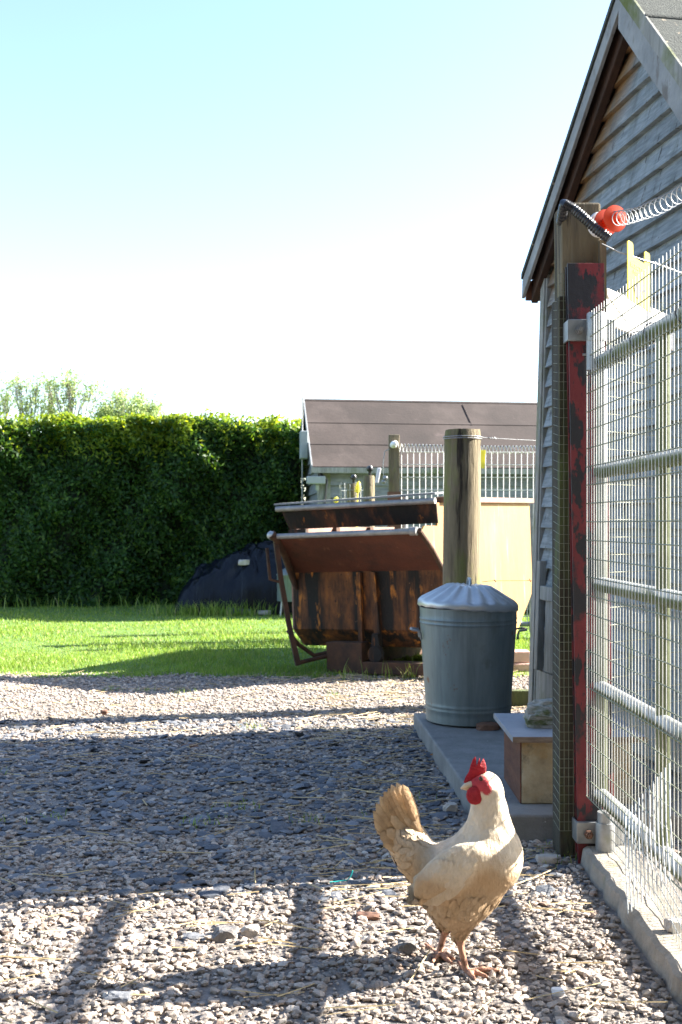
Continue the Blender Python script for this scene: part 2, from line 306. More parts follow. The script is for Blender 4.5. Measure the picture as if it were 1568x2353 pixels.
# straw
def straw_field(N, seed):
    g = np.random.default_rng(seed); Y = np.sqrt(g.uniform(2.0**2, 6.9**2, N)); X = g.uniform(-1, 1, N)*(.33*Y)
    k2 = N//2; X[:k2] = np.abs(g.normal(.42, .28, k2))-.1; Y[:k2] = g.uniform(2.6, 6.8, k2)
    a = g.normal(.05, .55, N); L = g.uniform(.02, .085, N); wd = g.uniform(.0010, .0022, N); z = g.uniform(.010, .017, N)
    d = np.stack([np.cos(a), np.sin(a), g.normal(0, .07, N)], 1); p = np.stack([-np.sin(a), np.cos(a), 0*a], 1); c = np.stack([X, Y, z], 1)
    A = c-d*L[:, None]; B = c+d*L[:, None]+p*(g.normal(0, .006, N))[:, None]; W = p*wd[:, None]; up = np.array([0, 0, 1])*wd[:, None]
    V = np.stack([A-W, A+up, A+W, B-W, B+up, B+W], 1); f = np.array([[0, 1, 4, 3], [1, 2, 5, 4], [2, 0, 3, 5]])
    keep = ~((X > .36) & (Y > 3.2) & (Y < 5.1)) & ~((X > .62) & (Y < 3.2)); V = V[keep]; n = len(V)
    return tag(npobj('straw', V.reshape(-1, 3), (f[None]+(np.arange(n)*6)[:, None, None]).reshape(-1, 4), 'straw'), 'scattered yellow straw stalks lying over the gravel', 'straw', kind='stuff')
straw_field(1000, 5)
# grass blades
def blades(name, X, Y, H, wd, mat, label, seed, z0=.0):
    g = np.random.default_rng(seed); n = len(X); a = g.uniform(0, 6.283, n); ln = g.normal(0, .35, (n, 2))*H[:, None]
    b = np.stack([X, Y, np.full(n, z0)], 1); s = np.stack([np.cos(a), np.sin(a), 0*a], 1)*wd[:, None]
    t = b+np.stack([ln[:, 0], ln[:, 1], H], 1); mid = b+np.stack([ln[:, 0]*.3, ln[:, 1]*.3, H*.55], 1)
    V = np.stack([b-s, b+s, mid+s*.8, t, mid-s*.8], 1)
    Fq = np.array([[0, 1, 2, 4], [4, 2, 3, 3]])
    Fa = np.concatenate([(np.array([[0, 1, 2], [0, 2, 4], [4, 2, 3]])[None]+(np.arange(n)*5)[:, None, None]).reshape(-1, 3)])
    return tag(npobj(name, V.reshape(-1, 3), Fa, mat), label, 'grass', kind='stuff')
g = np.random.default_rng(11)
N = 105000; Y = 1/np.sqrt(g.uniform(1/13.2**2, 1/6.72**2, N)); X = g.uniform(-.52, .24, N)*Y
edge = 6.78+.06*np.sin(X*5.1)+.05*np.sin(X*11.7+1); k = Y > edge+g.normal(0, .05, N); X, Y = X[k], Y[k]
clump = .75+.35*np.sin(X*3.1+1.3*np.sin(Y*2.2))*np.sin(Y*2.7+X)
blades('grass', X, Y, g.uniform(.018, .05, len(X))*clump, g.uniform(.0016, .0032, len(X))*Y/7.5, 'grass', 'short mown green grass of the lawn', 12)
X = np.concatenate([g.normal(-1.3, .30, 900), g.uniform(-4.5, -.4, 200)]); Y = np.concatenate([g.normal(11.35, .12, 900), g.normal(12.3, .1, 200)])
blades('tall_grass', X, Y, g.uniform(.06, .19, len(X)), g.uniform(.003, .006, len(X)), 'grass', 'tall uncut grass in front of the black sheet heap', 13)
X = np.concatenate([g.normal(x, .035, 26) for x in g.uniform(-1.6, .3, 16)]); Y = np.concatenate([g.normal(y, .03, 26) for y in g.uniform(2.2, 6.4, 16)])
X = np.concatenate([X, g.normal(.6, .06, 60)]); Y = np.concatenate([Y, g.normal(3.12, .06, 60)])
blades('grass_weeds', X, Y, g.uniform(.012, .035, len(X)), g.uniform(.0010, .0018, len(X)), 'grass', 'little green weed tufts sprouting through the gravel', 14)
X = np.concatenate([g.uniform(.0, .62, 60), g.uniform(1.0, 1.5, 200)]); Y = np.concatenate([g.normal(6.65, .06, 60), g.uniform(8.2, 9.2, 200)])
blades('dry_grass', X, Y, g.uniform(.05, .14, len(X)), g.uniform(.0015, .0025, len(X)), 'grass', 'taller grass stems round the skip skids and far fence', 15)
# slab and kerb
SLAB = .08
m = MB(); m.prism([(.335, 5.03, -.05), (.432, 3.26, -.05), (1.45, 3.26, -.05), (1.30, 5.03, -.05)], (0, 0, SLAB+.05))
tag(obj('concrete_slab', m, 'concrete', bevel=.008), kind='structure')
m = MB(); zs = .052
ys = np.linspace(3.04, 1.2, 40); rl = [(.676+.003*math.sin(i*1.7)+.004*math.sin(i*4.1), y) for i, y in enumerate(ys)]
for i in range(len(ys)-1):
    (xa, ya), (xb, yb) = rl[i], rl[i+1]
    za, zb = zs+.002*math.sin(i*2.3), zs+.002*math.sin((i+1)*2.3)
    m.add([(xa-.012, ya, -.03), (xb-.012, yb, -.03), (xb, yb, zb-.008), (xa, ya, za-.008), (xb+.012, yb, zb), (xa+.012, ya, za), (xb+.13, yb, zb), (xa+.13, ya, za)],
          [(0, 1, 2, 3), (3, 2, 4, 5), (5, 4, 6, 7)])
m.add([(rl[0][0]-.012, 3.04, -.03), (rl[0][0], 3.04, zs-.008), (rl[0][0]+.012, 3.04, zs), (.806, 3.04, zs), (.806, 3.04, -.03)], [(0, 1, 2, 3, 4)])
tag(obj('concrete_kerb', m, 'kerb'), kind='structure')

# ================================================================== TIMBER BARN (right)
A0 = Vector((1.005, 5.2, 0)); dW = Vector((.158, -1, 0)).normalized(); nW = Vector((-1, -.158, 0)).normalized()
SR, LW, ZR, TS = .98, 1.78, 3.04, .82
TN = 1.02      # the near slope is the steeper one
def zr(s): return ZR-(s-SR)*TN if s > SR else ZR-(SR-s)*TS
def W(s, o, z):
    p = A0+dW*s+nW*o; return Vector((p.x+.03*(z-1.9), p.y, z))
barn = thing('timber_barn', 'grey weatherboarded timber barn with gable end and felt roof, behind the mesh gate', 'barn', W(0, 0, 0))
m = MB(); wcol = []
z = .27; PIT = .095
def srange(z):
    d_ = max(0.0, ZR-.10-z); return max(0, SR-d_/TS), min(LW, SR+d_/TN)
while z < ZR-.16:
    z1 = min(z+PIT+.012, ZR-.105)
    a0, b0 = srange(z); a1, b1 = srange(z1)
    jn = [a0, b0] if random.random() < .5 else [a0, a0+(b0-a0)*random.uniform(.3, .7), b0]
    for q in range(len(jn)-1):
        s0, s1 = jn[q]+(.0015 if q else 0), jn[q+1]; t0 = max(s0, a1) if q == 0 else s0; t1 = min(s1, b1) if q == len(jn)-2 else s1
        if q == 0: t0 = a1
        if q == len(jn)-2: t1 = b1
        dz = random.uniform(-.002, .002); NS = 8
        ss = [s0+(s1-s0)*i/NS for i in range(NS+1)]; tt = [t0+(t1-t0)*i/NS for i in range(NS+1)]
        vs = []
        for i in range(NS+1): vs += [W(ss[i], .004, z+dz), W(ss[i], .036, z+dz), W(tt[i], .010, z1), W(tt[i], .002, z1)]
        fs = [(4*i+j, 4*i+(j+1) % 4, 4*i+4+(j+1) % 4, 4*i+4+j) for i in range(NS) for j in range(4)]+[(0, 3, 2, 1), (4*NS, 4*NS+1, 4*NS+2, 4*NS+3)]
        m.add(vs, fs)
        for i in range(NS+1):
            for (s_, zz) in ((ss[i], z), (ss[i], z), (tt[i], z1), (tt[i], z1)):
                dist = (ZR-zz-abs(s_-SR)*TS)
                f = max(0, min(1, (.40-dist)/.22)) if s_ < SR else 0
                wcol.append((1*(1-f)+.80*f, 1*(1-f)+.38*f, 1*(1-f)+.13*f))
    z += PIT
m.v, base_n = m.v, len(m.v)
# the frame and the other three walls behind the boards
g0 = [W(.01, 0, .05), W(LW-.01, 0, .05), W(LW-.01, 0, zr(LW)-.06), W(SR, 0, ZR-.06), W(.01, 0, zr(0)-.06)]
m.prism(g0, -nW*3.6); wcol += [(.7, .7, .7)]*10
wo = obj('wall', m, 'siding', barn)
a = wo.data.attributes.new('weather', 'FLOAT_COLOR', 'POINT'); a.data.foreach_set('color', np.c_[np.array(wcol), np.ones(len(wcol))].ravel())
def slope(mb, sa, sb, o0, o1, dz0, dz1):
    """a board or sheet that follows the roof line between sa and sb"""
    v = [W(s_, o_, zr(s_)+dz) for o_ in (o1, o0) for s_ in (sa, sb) for dz in (dz0, dz1)]
    return mb.hexa(v)
m = MB(); slope(m, SR, -.115, .120, -3.8, .0, .026); slope(m, SR, LW+.07, .120, -3.8, .0, .026)
rf = obj('roof', m, 'felt_green', barn)
m = MB()
for q, s_ in enumerate((SR+.26, SR+.58, SR+.9)): slope(m, s_, s_+.012+.004*q, .122, -3.8, .027, .034)
m.tube([W(SR, .12, ZR+.02), W(SR, -3.8, ZR+.02)], .03, 8); obj('felt_lap', m, 'felt_green', rf)
m = MB(); slope(m, SR-.002, -.12, .112, .096, -.088, -.002); obj('bargeboard', m, 'barge', barn, bevel=.002)
m = MB(); slope(m, SR, LW+.07, .116, .096, -.17, -.002); obj('bargeboard', m, 'barge', barn, bevel=.002)
m = MB(); slope(m, SR, LW+.07, .126, .117, -.045, .03); obj('roof_edge', m, 'trim', barn)
m = MB(); slope(m, SR, -.10, .070, .036, -.13, -.004); slope(m, SR, LW+.06, .062, .032, -.06, -.004); obj('rafter', m, 'rafter_wood', barn, bevel=.003)
m = MB(); m.hexa([W(s_, o_, z_) for o_ in (.094, -3.5) for s_ in (-.118, -.10) for z_ in (2.04, 2.135)]); obj('fascia', m, 'brown_wood', barn)
m = MB(); m.hexa([W(s_, o_, z_) for o_ in (.048, -.02) for s_ in (-.035, .018) for z_ in (.05, 2.14)])
m.hexa([W(s_, o_, z_) for o_ in (.040, .001) for s_ in (.0185, .032) for z_ in (.05, 2.12)]); obj('corner_trim', m, 'trim', barn, bevel=.003)
m = MB(); m.hexa([W(s_, o_, z_) for o_ in (.036, -.02) for s_ in (.034, LW) for z_ in (.10, .265)]); obj('sole_plate', m, 'trim', barn, bevel=.003)
pd = MB(); pd.hexa([W(s_, o_, z_) for o_ in (.045, .030) for s_ in (.16, .44) for z_ in (.275, .60)])
po = obj('pop_door', pd, 'trim', barn, bevel=.003)
pd = MB()
for s_ in (.075, .45): pd.hexa([W(q, o_, z_) for o_ in (.064, .031) for q in (s_, s_+.045) for z_ in (.27, .78)])
pd.hexa([W(q, o_, z_) for o_ in (.060, .031) for q in (.121, .449) for z_ in (.60, .665)]); obj('frame', pd, 'trim', po, bevel=.003)

# added unseen barn-shaped block behind the viewer: it shuts out the sky on that side
bb = thing('sky_blocker', 'added unseen dark block behind the viewer, shutting out sky light', 'barn', (-1, -1.9, 0))
m = MB(); 
for q in range(60): m.bx(-10+.30*q, -10+.30*q+.29, -1.9-.012*(q % 2), -1.86-.012*(q % 2), 0, 5.4)
m.bx(-10, 8, -8, -1.92, 0, 5.39); obj('wall', m, 'dark_post', bb)
m = MB(); m.prism([(-10.3, -1.7, 5.4), (-10.3, -5, 7.2), (-10.3, -8.3, 5.4)], (18.6, 0, 0)); obj('roof', m, 'felt_green', bb)

# ================================================================== GATE POST, GATE AND FITTINGS
YP = 3.05
def XG(Y): return .684+.0256*(YP-Y)
def lean(x, z): return x+.030*(1-z/1.68)
post = thing('wooden_post', 'tall square mossy wooden gatepost with insulators, standing behind the red steel post', 'post', (.70, 3.17, 0))
m = MB(); X0 = .640
m.hexa([(xx+lean(-.026, z_)*.4, yy, z_) for xx in (X0, X0+.112) for yy in (3.10, 3.215) for z_ in (-.05, 1.868)]); obj('timber', m, 'moss_post', post, bevel=.006)
m = MB(); m.hexa([(xx, yy, z_) for xx in (.732, .751) for yy in (3.078, 3.098) for z_ in (1.45, 1.755)]); obj('batten', m, 'moss_post', post)
m = MB(); m.hexa([(lean(xx, z_)-.026, yy, z_) for xx in (.628, .672) for yy in (3.099, 3.1) for z_ in (-.04, 1.62)]); 
m = MB(); m.hexa([(xx-.002*z_, yy, z_) for xx in (.622, .664) for yy in (3.096, 3.20) for z_ in (-.05, 1.60)]); obj('side_plank', m, 'dark_post', post, bevel=.004)
nm = meshgrid_wires((.621, 3.090, .08), (1, 0, 0), (-.001, 0, 1), [0, .013, .026, .039, .05], list(np.arange(0, 1.6, .0255)), .0008)
for z_ in np.arange(.08, 1.6, .0255): nm.tube([(.621, 3.090, z_), (.617, 3.16, z_+.012)], .0008, 4, True, False)
obj('wire_netting', nm, 'algae_wire', post)

red = thing('steel_post', 'red painted steel gatepost with black rust patches, carrying the gate hinges', 'post', (.70, 3.05, 0))
m = MB()
def rb(x0, x1, y0, y1, z0, z1): m.hexa([(lean(xx, z_), yy, z_) for xx in (x0, x1) for yy in (y0, y1) for z_ in (z0, z1)])
rb(.634, .737, 3.046, 3.055, -.05, 1.682); rb(.681, .690, 3.0555, 3.084, -.05, 1.68); rb(.636, .735, 3.0845, 3.092, -.05, 1.68)
obj('beam', m, 'red_paint', red, bevel=.0015)
m = MB(); m.tube([(.716, 3.041, 1.425), (.716, 3.041, 1.44)], .005, 8); m.tube([(.676, 3.045, 1.425), (.716, 3.043, 1.428)], .004, 6)
obj('wire_tie', m, 'galv', red)

gate = thing('mesh_gate', 'galvanised tubular field gate covered with welded wire mesh, green with algae', 'gate', (XG(2.0), 2.0, 0))
RZ = [.205, .50, .785, 1.097, 1.395]; YH, YE = 3.0, 1.05
def XR(Y): return XG(Y)+.030
fr = []
for z_ in RZ:
    m = MB(); dr = .014 if z_ > 1.3 else 0
    m.tube([(XR(YH-(YH-YE)*i/24), YH-(YH-YE)*i/24, z_) for i in range(25)], .0205, 14)
    o = obj('rail', m, 'galv_rail', gate)
    paint(o, lambda p, z0=z_: (1, 1, 1) if (p.z-z0) > .006+.012*mnoise.noise(p*16) else (.27, .31, .08), 'moss')
for y_ in (3.0, 2.47, 1.95, 1.43, 1.05):
    m = MB(); m.tube([(XR(y_)+.003, y_, .20), (XR(y_)+.003, y_, 1.395)], .0165, 12); o = obj('stile', m, 'galv_rail', gate)
    paint(o, lambda p: (1, 1, 1) if mnoise.noise(p*9) > .15 else (.36, .40, .18), 'moss')
eu = Vector((.0256, -1, 0))
us = list(np.arange(.012, 1.98, .0252)); zz = [.195+.0508*q for q in range(27)]
m = MB(); cw = MB(); q0 = Vector((XG(3.04), 3.04, 0)); up_ = Vector((0, 0, 1))
for u in us: m.tube([q0+eu*u+up_*zz[0], q0+eu*u+up_*1.536], .0012, 4, True, False)
for z_ in zz: cw.tube([q0+eu*us[0]+up_*z_+Vector((-.0022, 0, 0)), q0+eu*us[-1]+up_*z_+Vector((-.0022, 0, 0))], .0015, 5, True, False)
obj('cross_wires', cw, 'algae_wire', gate)
obj('upright_wires', m, 'galv_wire', gate)
# netting skirt below the bottom rail, curving out from the post, and wires bent off the mesh
m = MB()
def SK(t, z_): return Vector((XG(3.0)+.055+.010*math.sin(t*math.pi*1.1)-.02*t, 3.0-t*.72, z_-.05*max(0, t-.7)))
ts = list(np.arange(0, 1.6, .02))
for t in ts: m.tube([SK(t, .06), SK(t, .12), SK(t, .195)], .0009, 4, True, False)
for z_ in np.arange(.06, .2, .027): m.tube([SK(t, z_) for t in ts], .0012, 4, True, False)
obj('netting_skirt', m, 'galv_wire', gate)
m = MB()
for i in range(13):
    y0 = 2.64-i*.027; z0 = .25+.016*i
    p0 = Vector((XG(y0)-.004, y0, z0)); p1 = p0+Vector((-.012, -.045, -.10)); p2 = p0+Vector((-.02, -.10, -.21))
    if p2.z > .03: m.tube([p0, p1, p2], .0016, 4, True, False)
obj('bent_mesh', m, 'galv_wire', gate)
# wire ties round the top rail
m = MB()
for y_ in (2.94, 2.80, 2.63, 2.52, 2.3):
    m = MB(); m.tube([(XR(y_)+.0245*math.cos(a_)-.002, y_+.012*math.sin(a_), 1.395+.0245*math.sin(a_)) for a_ in np.linspace(0, 6.28, 15)], .0018, 5, True, False); obj('wire_tie', m, 'black_plastic', gate)
# hinges
for zc, name in ((1.49, 'a'), (.088, 'b')):
    h = MB(); k_ = lean(0, zc)
    h.bx(.634+k_-.004, .737+k_+.018, 3.030, 3.0455, zc-.028, zc+.032)
    for side in (.634+k_-.006, .737+k_+.016): h.bx(side, side+.006, 3.0305, 3.094, zc-.027, zc+.031)
    ho = obj('hinge', h, 'galv', gate, bevel=.002)
    h = MB(); h.lathe([(.026, -.036), (.0265, -.034), (.0265, .04), (.026, .042)], (.700+k_, 2.998, zc), 20)
    pin = [(.700+k_, 2.998, zc+.042), (.700+k_, 2.998, zc+.07)] if zc < 1 else [(.700+k_, 2.998, zc-.036), (.703+k_, 2.998, zc-.09)]
    h.tube(pin, .022, 16); obj('sleeve', h, 'galv', ho)
    h = MB(); h.tube([(.660+k_, 3.030, zc), (.660+k_, 3.004, zc)], .0055, 10); h.lathe([(.0125, 0), (.0125, .010)], (.660+k_, 3.029, zc), 6, (0, -1, 0), False)
    h.lathe([(.010, 0), (.010, .008)], (.660+k_, 3.018, zc), 6, (0, -1, 0), False); obj('bolt', h, 'steel_edge' if zc > 1 else 'rusty_steel', ho)
m = MB(); m.tube([(XR(3.0)-.016, 3.0, 1.375), (XR(3.0)-.016, 3.0, 1.47)], .0225, 14)
o = obj('hinge_stub', m, 'galv_rail', gate); paint(o, lambda p: (1, 1, 1), 'moss')

# fence panel between the gatepost and the barn
pan = thing('mesh_fence', 'welded mesh panel with a white top board, closing the gap from gatepost to barn', 'fence', (.95, 3.25, 0))
eP = Vector((.42, .34, 0)); LP_ = eP.length; eP.normalize()
obj('wire_mesh', meshgrid_wires((.757, 3.13, 0), eP, (0, 0, 1), list(np.arange(0, .48, .0252)), list(np.arange(.1, 1.66, .0508)), .0012), 'algae_wire', pan)
m = MB(); nP = Vector((eP.y, -eP.x, 0)); a0 = Vector((.752, 3.11, 0)); 
m.hexa([a0+eP*u+nP*o_+Vector((0, 0, z_-.045*u/.33)) for u in (0, .325) for o_ in (0, .012) for z_ in (1.522, 1.624)]); wb = obj('top_board', m, 'white_board', pan, bevel=.002)
# insulator, spring and conduit on the post
tube_pts = [P(1299, 474, 3.06)+Vector((0, .06, -.03)), P(1297, 468, 3.06), P(1318, 480, 3.055), P(1345, 503, 3.04), P(1372, 528, 3.03), P(1402, 549, 3.02)]
fine = []
for i in range(len(tube_pts)-1):
    for t in np.linspace(0, 1, 22, endpoint=False): fine.append(tube_pts[i].lerp(tube_pts[i+1], t))
m = MB(); m.tube(fine, [.0125+(.0022 if (i//2) % 2 else 0) for i in range(len(fine))], 12, True)
tag(obj('cable_conduit', m, 'black_plastic'), 'black corrugated conduit strapped slantwise across the top of the wooden gatepost', 'conduit')
ins = thing('gate_insulator', 'round orange plastic gate insulator fixed to the top of the wooden gatepost', 'insulator', P(1400, 510, 3.06))
ax = Vector((.30, -.95, -.03)).normalized(); pc = P(1392, 512, 3.05)
m = MB(); m.lathe([(.004, -.012), (.034, -.010), (.036, 0), (.034, .008), (.016, .010)], pc+Vector((-.012, .02, 0)), 24, ax); obj('backing_disc', m, 'white_plastic', ins)
m = MB(); m.lathe([(.012, .0), (.036, .0005), (.037, .002), (.036, .0045), (.014, .006), (.012, .046), (.036, .048), (.037, .050), (.036, .053), (.014, .055), (.012, .066), (.004, .068)], pc, 28, ax); obj('disc', m, 'orange_plastic', ins)
sp0 = pc+ax*.05; sp1 = Vector((XG(2.0)+.16, 1.9, 1.80))
m = MB(); N_ = 34*24; pts = []
dS = (sp1-sp0).normalized(); uS = dS.cross(Vector((0, 0, 1))).normalized(); vS = uS.cross(dS)
for i in range(N_+1):
    t = i/N_; a_ = 2*math.pi*34*t; c = sp0.lerp(sp1, t)+Vector((0, 0, -.07*4*t*(1-t)))
    pts.append(c+(uS*math.cos(a_)+vS*math.sin(a_))*(.0195+.001*math.sin(t*30)))
m.tube(pts, .0013, 4, True, False)
tag(obj('gate_spring', m, 'galv'), 'long stretched steel coil spring running from the orange insulator above the gate', 'spring')
# hanging wire and yellow warning sign
wy = [P(1383, 560, 3.05), P(1400, 568, 3.05), P(1424, 580, 3.06), P(1448, 587, 3.07), P(1474, 596, 3.09), P(1512, 607, 3.13), P(1600, 640, 3.2)]
m = MB(); m.tube(wy, .0019, 6); tag(obj('electric_wire', m, 'galv'), 'twisted bare wire carrying the yellow warning sign, above the mesh gate', 'wire')
sg = thing('warning_sign', 'yellow plastic electric fence warning sign with two hanging prongs', 'sign', P(1475, 690, 3.08))
eS = (Vector((P(1508, 600, 3.125).x, 3.125, 0))-Vector((P(1443, 600, 3.06).x, 3.06, 0))).normalized(); nS = Vector((eS.y, -eS.x, 0))
oS = Vector((P(1443, 600, 3.06).x, 3.06, 1.585)); SW = .092
def S_(u, v, o_=0): return oS+eS*u+Vector((0, 0, 1))*(v-.30*u)+nS*o_
def rr(u0, u1, v0, v1, r_, top): 
    p = [(u0, v0), (u1, v0)]
    p += [(u1-r_+r_*math.cos(a_), v1-r_+r_*math.sin(a_)) for a_ in np.linspace(0, math.pi/2, 4)] if top else [(u1, v1)]
    p += [(u0+r_-r_*math.sin(a_), v1-r_+r_*math.cos(a_)) for a_ in np.linspace(0, math.pi/2, 4)] if top else [(u0, v1)]
    return p
outline = [(0, 0), (SW, 0), (SW, .162), (SW-.004, .166), (SW-.018, .166), (SW-.022, .162), (SW-.023, .128), (.023, .128), (.022, .162), (.018, .166), (.004, .166), (0, .162)]
m = MB(); m.prism([S_(u, v) for u, v in outline], -nS*.003); plate = obj('plate', m, 'yellow_plastic', sg)
def text(body, size, fn, parent, mat, name):
    cu = bpy.data.curves.new('t', 'FONT'); cu.body = body; cu.size = size; cu.align_x = 'CENTER'; cu.extrude = 0
    to = bpy.data.objects.new('t', cu); COL.objects.link(to); dg = bpy.context.evaluated_depsgraph_get()
    me = bpy.data.meshes.new_from_object(to.evaluated_get(dg)); bpy.data.objects.remove(to)
    off = origin(parent)
    for v in me.vertices: v.co = fn(v.co.x, v.co.y)-off
    me.materials.clear(); me.materials.append(MT[mat]); me.name = name
    o = bpy.data.objects.new(name, me); COL.objects.link(o); o.parent = parent; return o
text('ELECTRIC\nFENCE', .0165, lambda x, y: S_(SW/2+x*.98, .098+y, .0012), plate, 'print_black', 'lettering')
m = MB()   # hand and lightning flash
hand = [(.030, .018), (.046, .018), (.050, .036), (.058, .046), (.054, .049), (.048, .043), (.047, .060), (.043, .060), (.042, .045), (.039, .062), (.035, .061), (.036, .045), (.031, .058), (.028, .056), (.031, .040), (.026, .046), (.023, .043), (.029, .030)]
m.add([S_(u, v, .0012) for u, v in hand], [tuple(range(len(hand)))])
fl = [(.060, .066), (.068, .066), (.064, .052), (.071, .052), (.058, .030), (.062, .046), (.056, .046)]
m.add([S_(u, v, .0012) for u, v in fl], [tuple(range(len(fl)))]); obj('pictogram', m, 'print_black', plate)

# ================================================================== DUSTBIN
def make_bin(cx, cy, z0, label, tilt=R(3)):
    t = thing('dustbin', label, 'dustbin', (cx, cy, z0))
    prof = [(.180, .0), (.187, .004), (.188, .03), (.188, .052), (.1905, .057), (.1885, .062), (.1885, .070), (.191, .075), (.189, .080), (.189, .09)]
    prof += [(.189+.023*q, .09+.33*q) for q in np.linspace(.04, 1, 10)]
    prof += [(.2125, .428), (.215, .433), (.2125, .438), (.2127, .446), (.2152, .451), (.213, .456), (.213, .475), (.2145, .50)]
    b = MB(); b.lathe(prof, (cx, cy, z0), 72, mod=lambda r, z, a: (r+(.0011*math.sin(36*a) if .085 < z < .42 else 0), z)); bo = obj('body', b, 'bin', t)
    l = MB(); q = Matrix.Rotation(tilt, 3, 'Y')
    def fl(r, z, a): k_ = max(0, min(1, (r-.05)/.05))*(1 if r < .2155 else .35); return (r, z+.0055*k_*math.cos(18*a))
    l.lathe([(.221, 0), (.2225, .002), (.2215, .022), (.2155, .030), (.205, .036), (.17, .055), (.13, .078), (.10, .094), (.085, .099), (.05, .100), (.0005, .100)], (0, 0, 0), 108, mod=fl)
    l.v = [q @ p+Vector((cx-.002, cy, z0+.497)) for p in l.v]; lo = obj('lid', l, 'bin_lid', t)
    h = MB(); h.tube([q @ Vector(p)+Vector((cx-.002, cy, z0+.497)) for p in ((0, -.045, .098), (0, -.04, .118), (0, -.022, .127), (0, .022, .127), (0, .04, .118), (0, .045, .098))], .006, 8); obj('handle', h, 'bin_lid', lo)
    for sgn in (-1, 1):
        h = MB(); yy = -.045
        h.tube([(cx+sgn*(.211), cy-.05, z0+.36), (cx+sgn*.214, cy-.05, z0+.385), (cx+sgn*.220, cy-.05, z0+.397), (cx+sgn*.25, cy-.045, z0+.401), (cx+sgn*.254, cy+.0, z0+.402), (cx+sgn*.25, cy+.045, z0+.401), (cx+sgn*.220, cy+.05, z0+.397), (cx+sgn*.211, cy+.05, z0+.36)], .005, 8)
        obj('handle', h, 'galv', t)
    return t
BX, BY = .563, 4.82
make_bin(BX, BY, SLAB+.006, 'grey galvanised dustbin with fluted lid standing on the concrete slab')
m = MB(); rock(m, (BX+.06, BY-.195, SLAB+.012), (.06, .05, .022), 31); tag(obj('brick_shard', m, 'rusty_steel'), 'dark reddish flat shard lying against the dustbin base in front', 'shard')
m = MB(); rock(m, (BX+.155, BY-.17, SLAB+.014), (.055, .04, .022), 33); tag(obj('stone', m, 'rock_dark'), 'dark grey stone lying against the right of the dustbin base', 'stone')

# ================================================================== WOODEN BOX ON THE SLAB
BS = .05
bx = thing('wooden_box', 'stained cream plywood box with a grey lid, standing on the concrete slab', 'box', (.66, 3.55, SLAB))
m = MB(); m.bx(.562, .90, 3.38, 3.72, SLAB+.002, .279); obj('body', m, 'box_panel', bx, bevel=.003)
m = MB(); m.bx(.5575, .5615, 3.384, 3.72, SLAB+.002, .278); obj('side_edge', m, 'brown_wood', bx)
m = MB(); m.hexa([(xx, yy, z_+.0) for xx in (.527, .94) for yy in (3.34, 3.76) for z_ in (.280, .298)]); obj('lid', m, 'box_lid', bx, bevel=.0015)
m = MB(); m.bx(.527, .94, 3.3365, 3.3395, .2805, .2975); obj('lid_edge', m, 'ply_edge', bx)
m = MB(); m.lathe([(.0005, 0), (.011, .001), (.011, .004)], (.735, 3.3795, .266), 14, (0, -1, 0)); obj('hole', m, 'hole', bx)
m = MB(); rock(m, (.705, 3.53, .298+.036), (.135, .08, .056), 8, sub=4)
for v in m.v:
    v.z += .006*math.sin(v.z*260+v.x*14)+.004*mnoise.noise(v*40)
    v.x += .010*mnoise.noise(Vector((v.z*60, v.y*8, 3))); v.y += .012*mnoise.noise(Vector((v.x*9, v.z*70, 1)))
    v.z = max(v.z, .2985)
tag(obj('stone', m, 'rock_moss'), 'large layered mossy stone lying on the grey lid of the wooden box', 'stone')

# ================================================================== ROUND STRAINER POST
rp = thing('round_post', 'thick round weathered fence post with a mossy right side, behind the dustbin', 'post', (.617, 5.62, 0))
m = MB(); k = 40; rows = 46; vs = []
for i in range(rows+1):
    z_ = 1.437*i/rows
    for j in range(k):
        a_ = 2*math.pi*j/k; r_ = .0945+.003*(1-i/rows)+.0022*mnoise.noise(Vector((math.cos(a_)*9, math.sin(a_)*9, z_*1.3)))-.005*max(0, mnoise.noise(Vector((math.cos(a_)*5, math.sin(a_)*5, z_*.5+9)))-.35)
        if i == rows: r_ -= .005
        vs.append((.617+.012*(z_/1.437)+r_*math.cos(a_), 5.62+r_*math.sin(a_), z_+(.004*mnoise.noise(Vector((a_*2, 0, 0))) if i == rows else 0)))
m.add(vs, [(i*k+j, i*k+(j+1) % k, (i+1)*k+(j+1) % k, (i+1)*k+j) for i in range(rows) for j in range(k)], True); m.add(vs[-k:], [tuple(range(k))])
obj('timber', m, 'moss_post', rp)
m = MB()
for dz in (1.39, 1.40): m.tube([(.627+.1*math.cos(a_), 5.62+.1*math.sin(a_), dz) for a_ in np.linspace(0, 6.283, 28)], .0022, 5, True, False)
obj('wire_loop', m, 'galv', rp)
m = MB(); m.tube([(.722, 5.58, 1.397), (.77, 5.6, 1.394), (.9, 5.66, 1.392), (1.6, 6.0, 1.385)], .0018, 5)
for q in (.76, .775, .79): m.tube([(q, 5.595+.004*math.sin(q*900), 1.398), (q+.006, 5.6, 1.390)], .003, 5)
tag(obj('fence_wire', m, 'galv'), 'upper strained wire tied round the top of the round post', 'wire')
m = MB(); m.tube([(.725, 5.59, .655), (.78, 5.6, .66), (1.0, 5.7, .656), (1.6, 6.0, .65)], .0016, 5); m.tube([(.79, 5.61, .666), (.80, 5.61, .652)], .003, 5); m.tube([(.985, 5.69, .666), (.995, 5.7, .648)], .0025, 5)
tag(obj('fence_wire', m, 'rusty_steel'), 'lower rusty barbed wire leaving the round post just above the dustbin', 'wire')

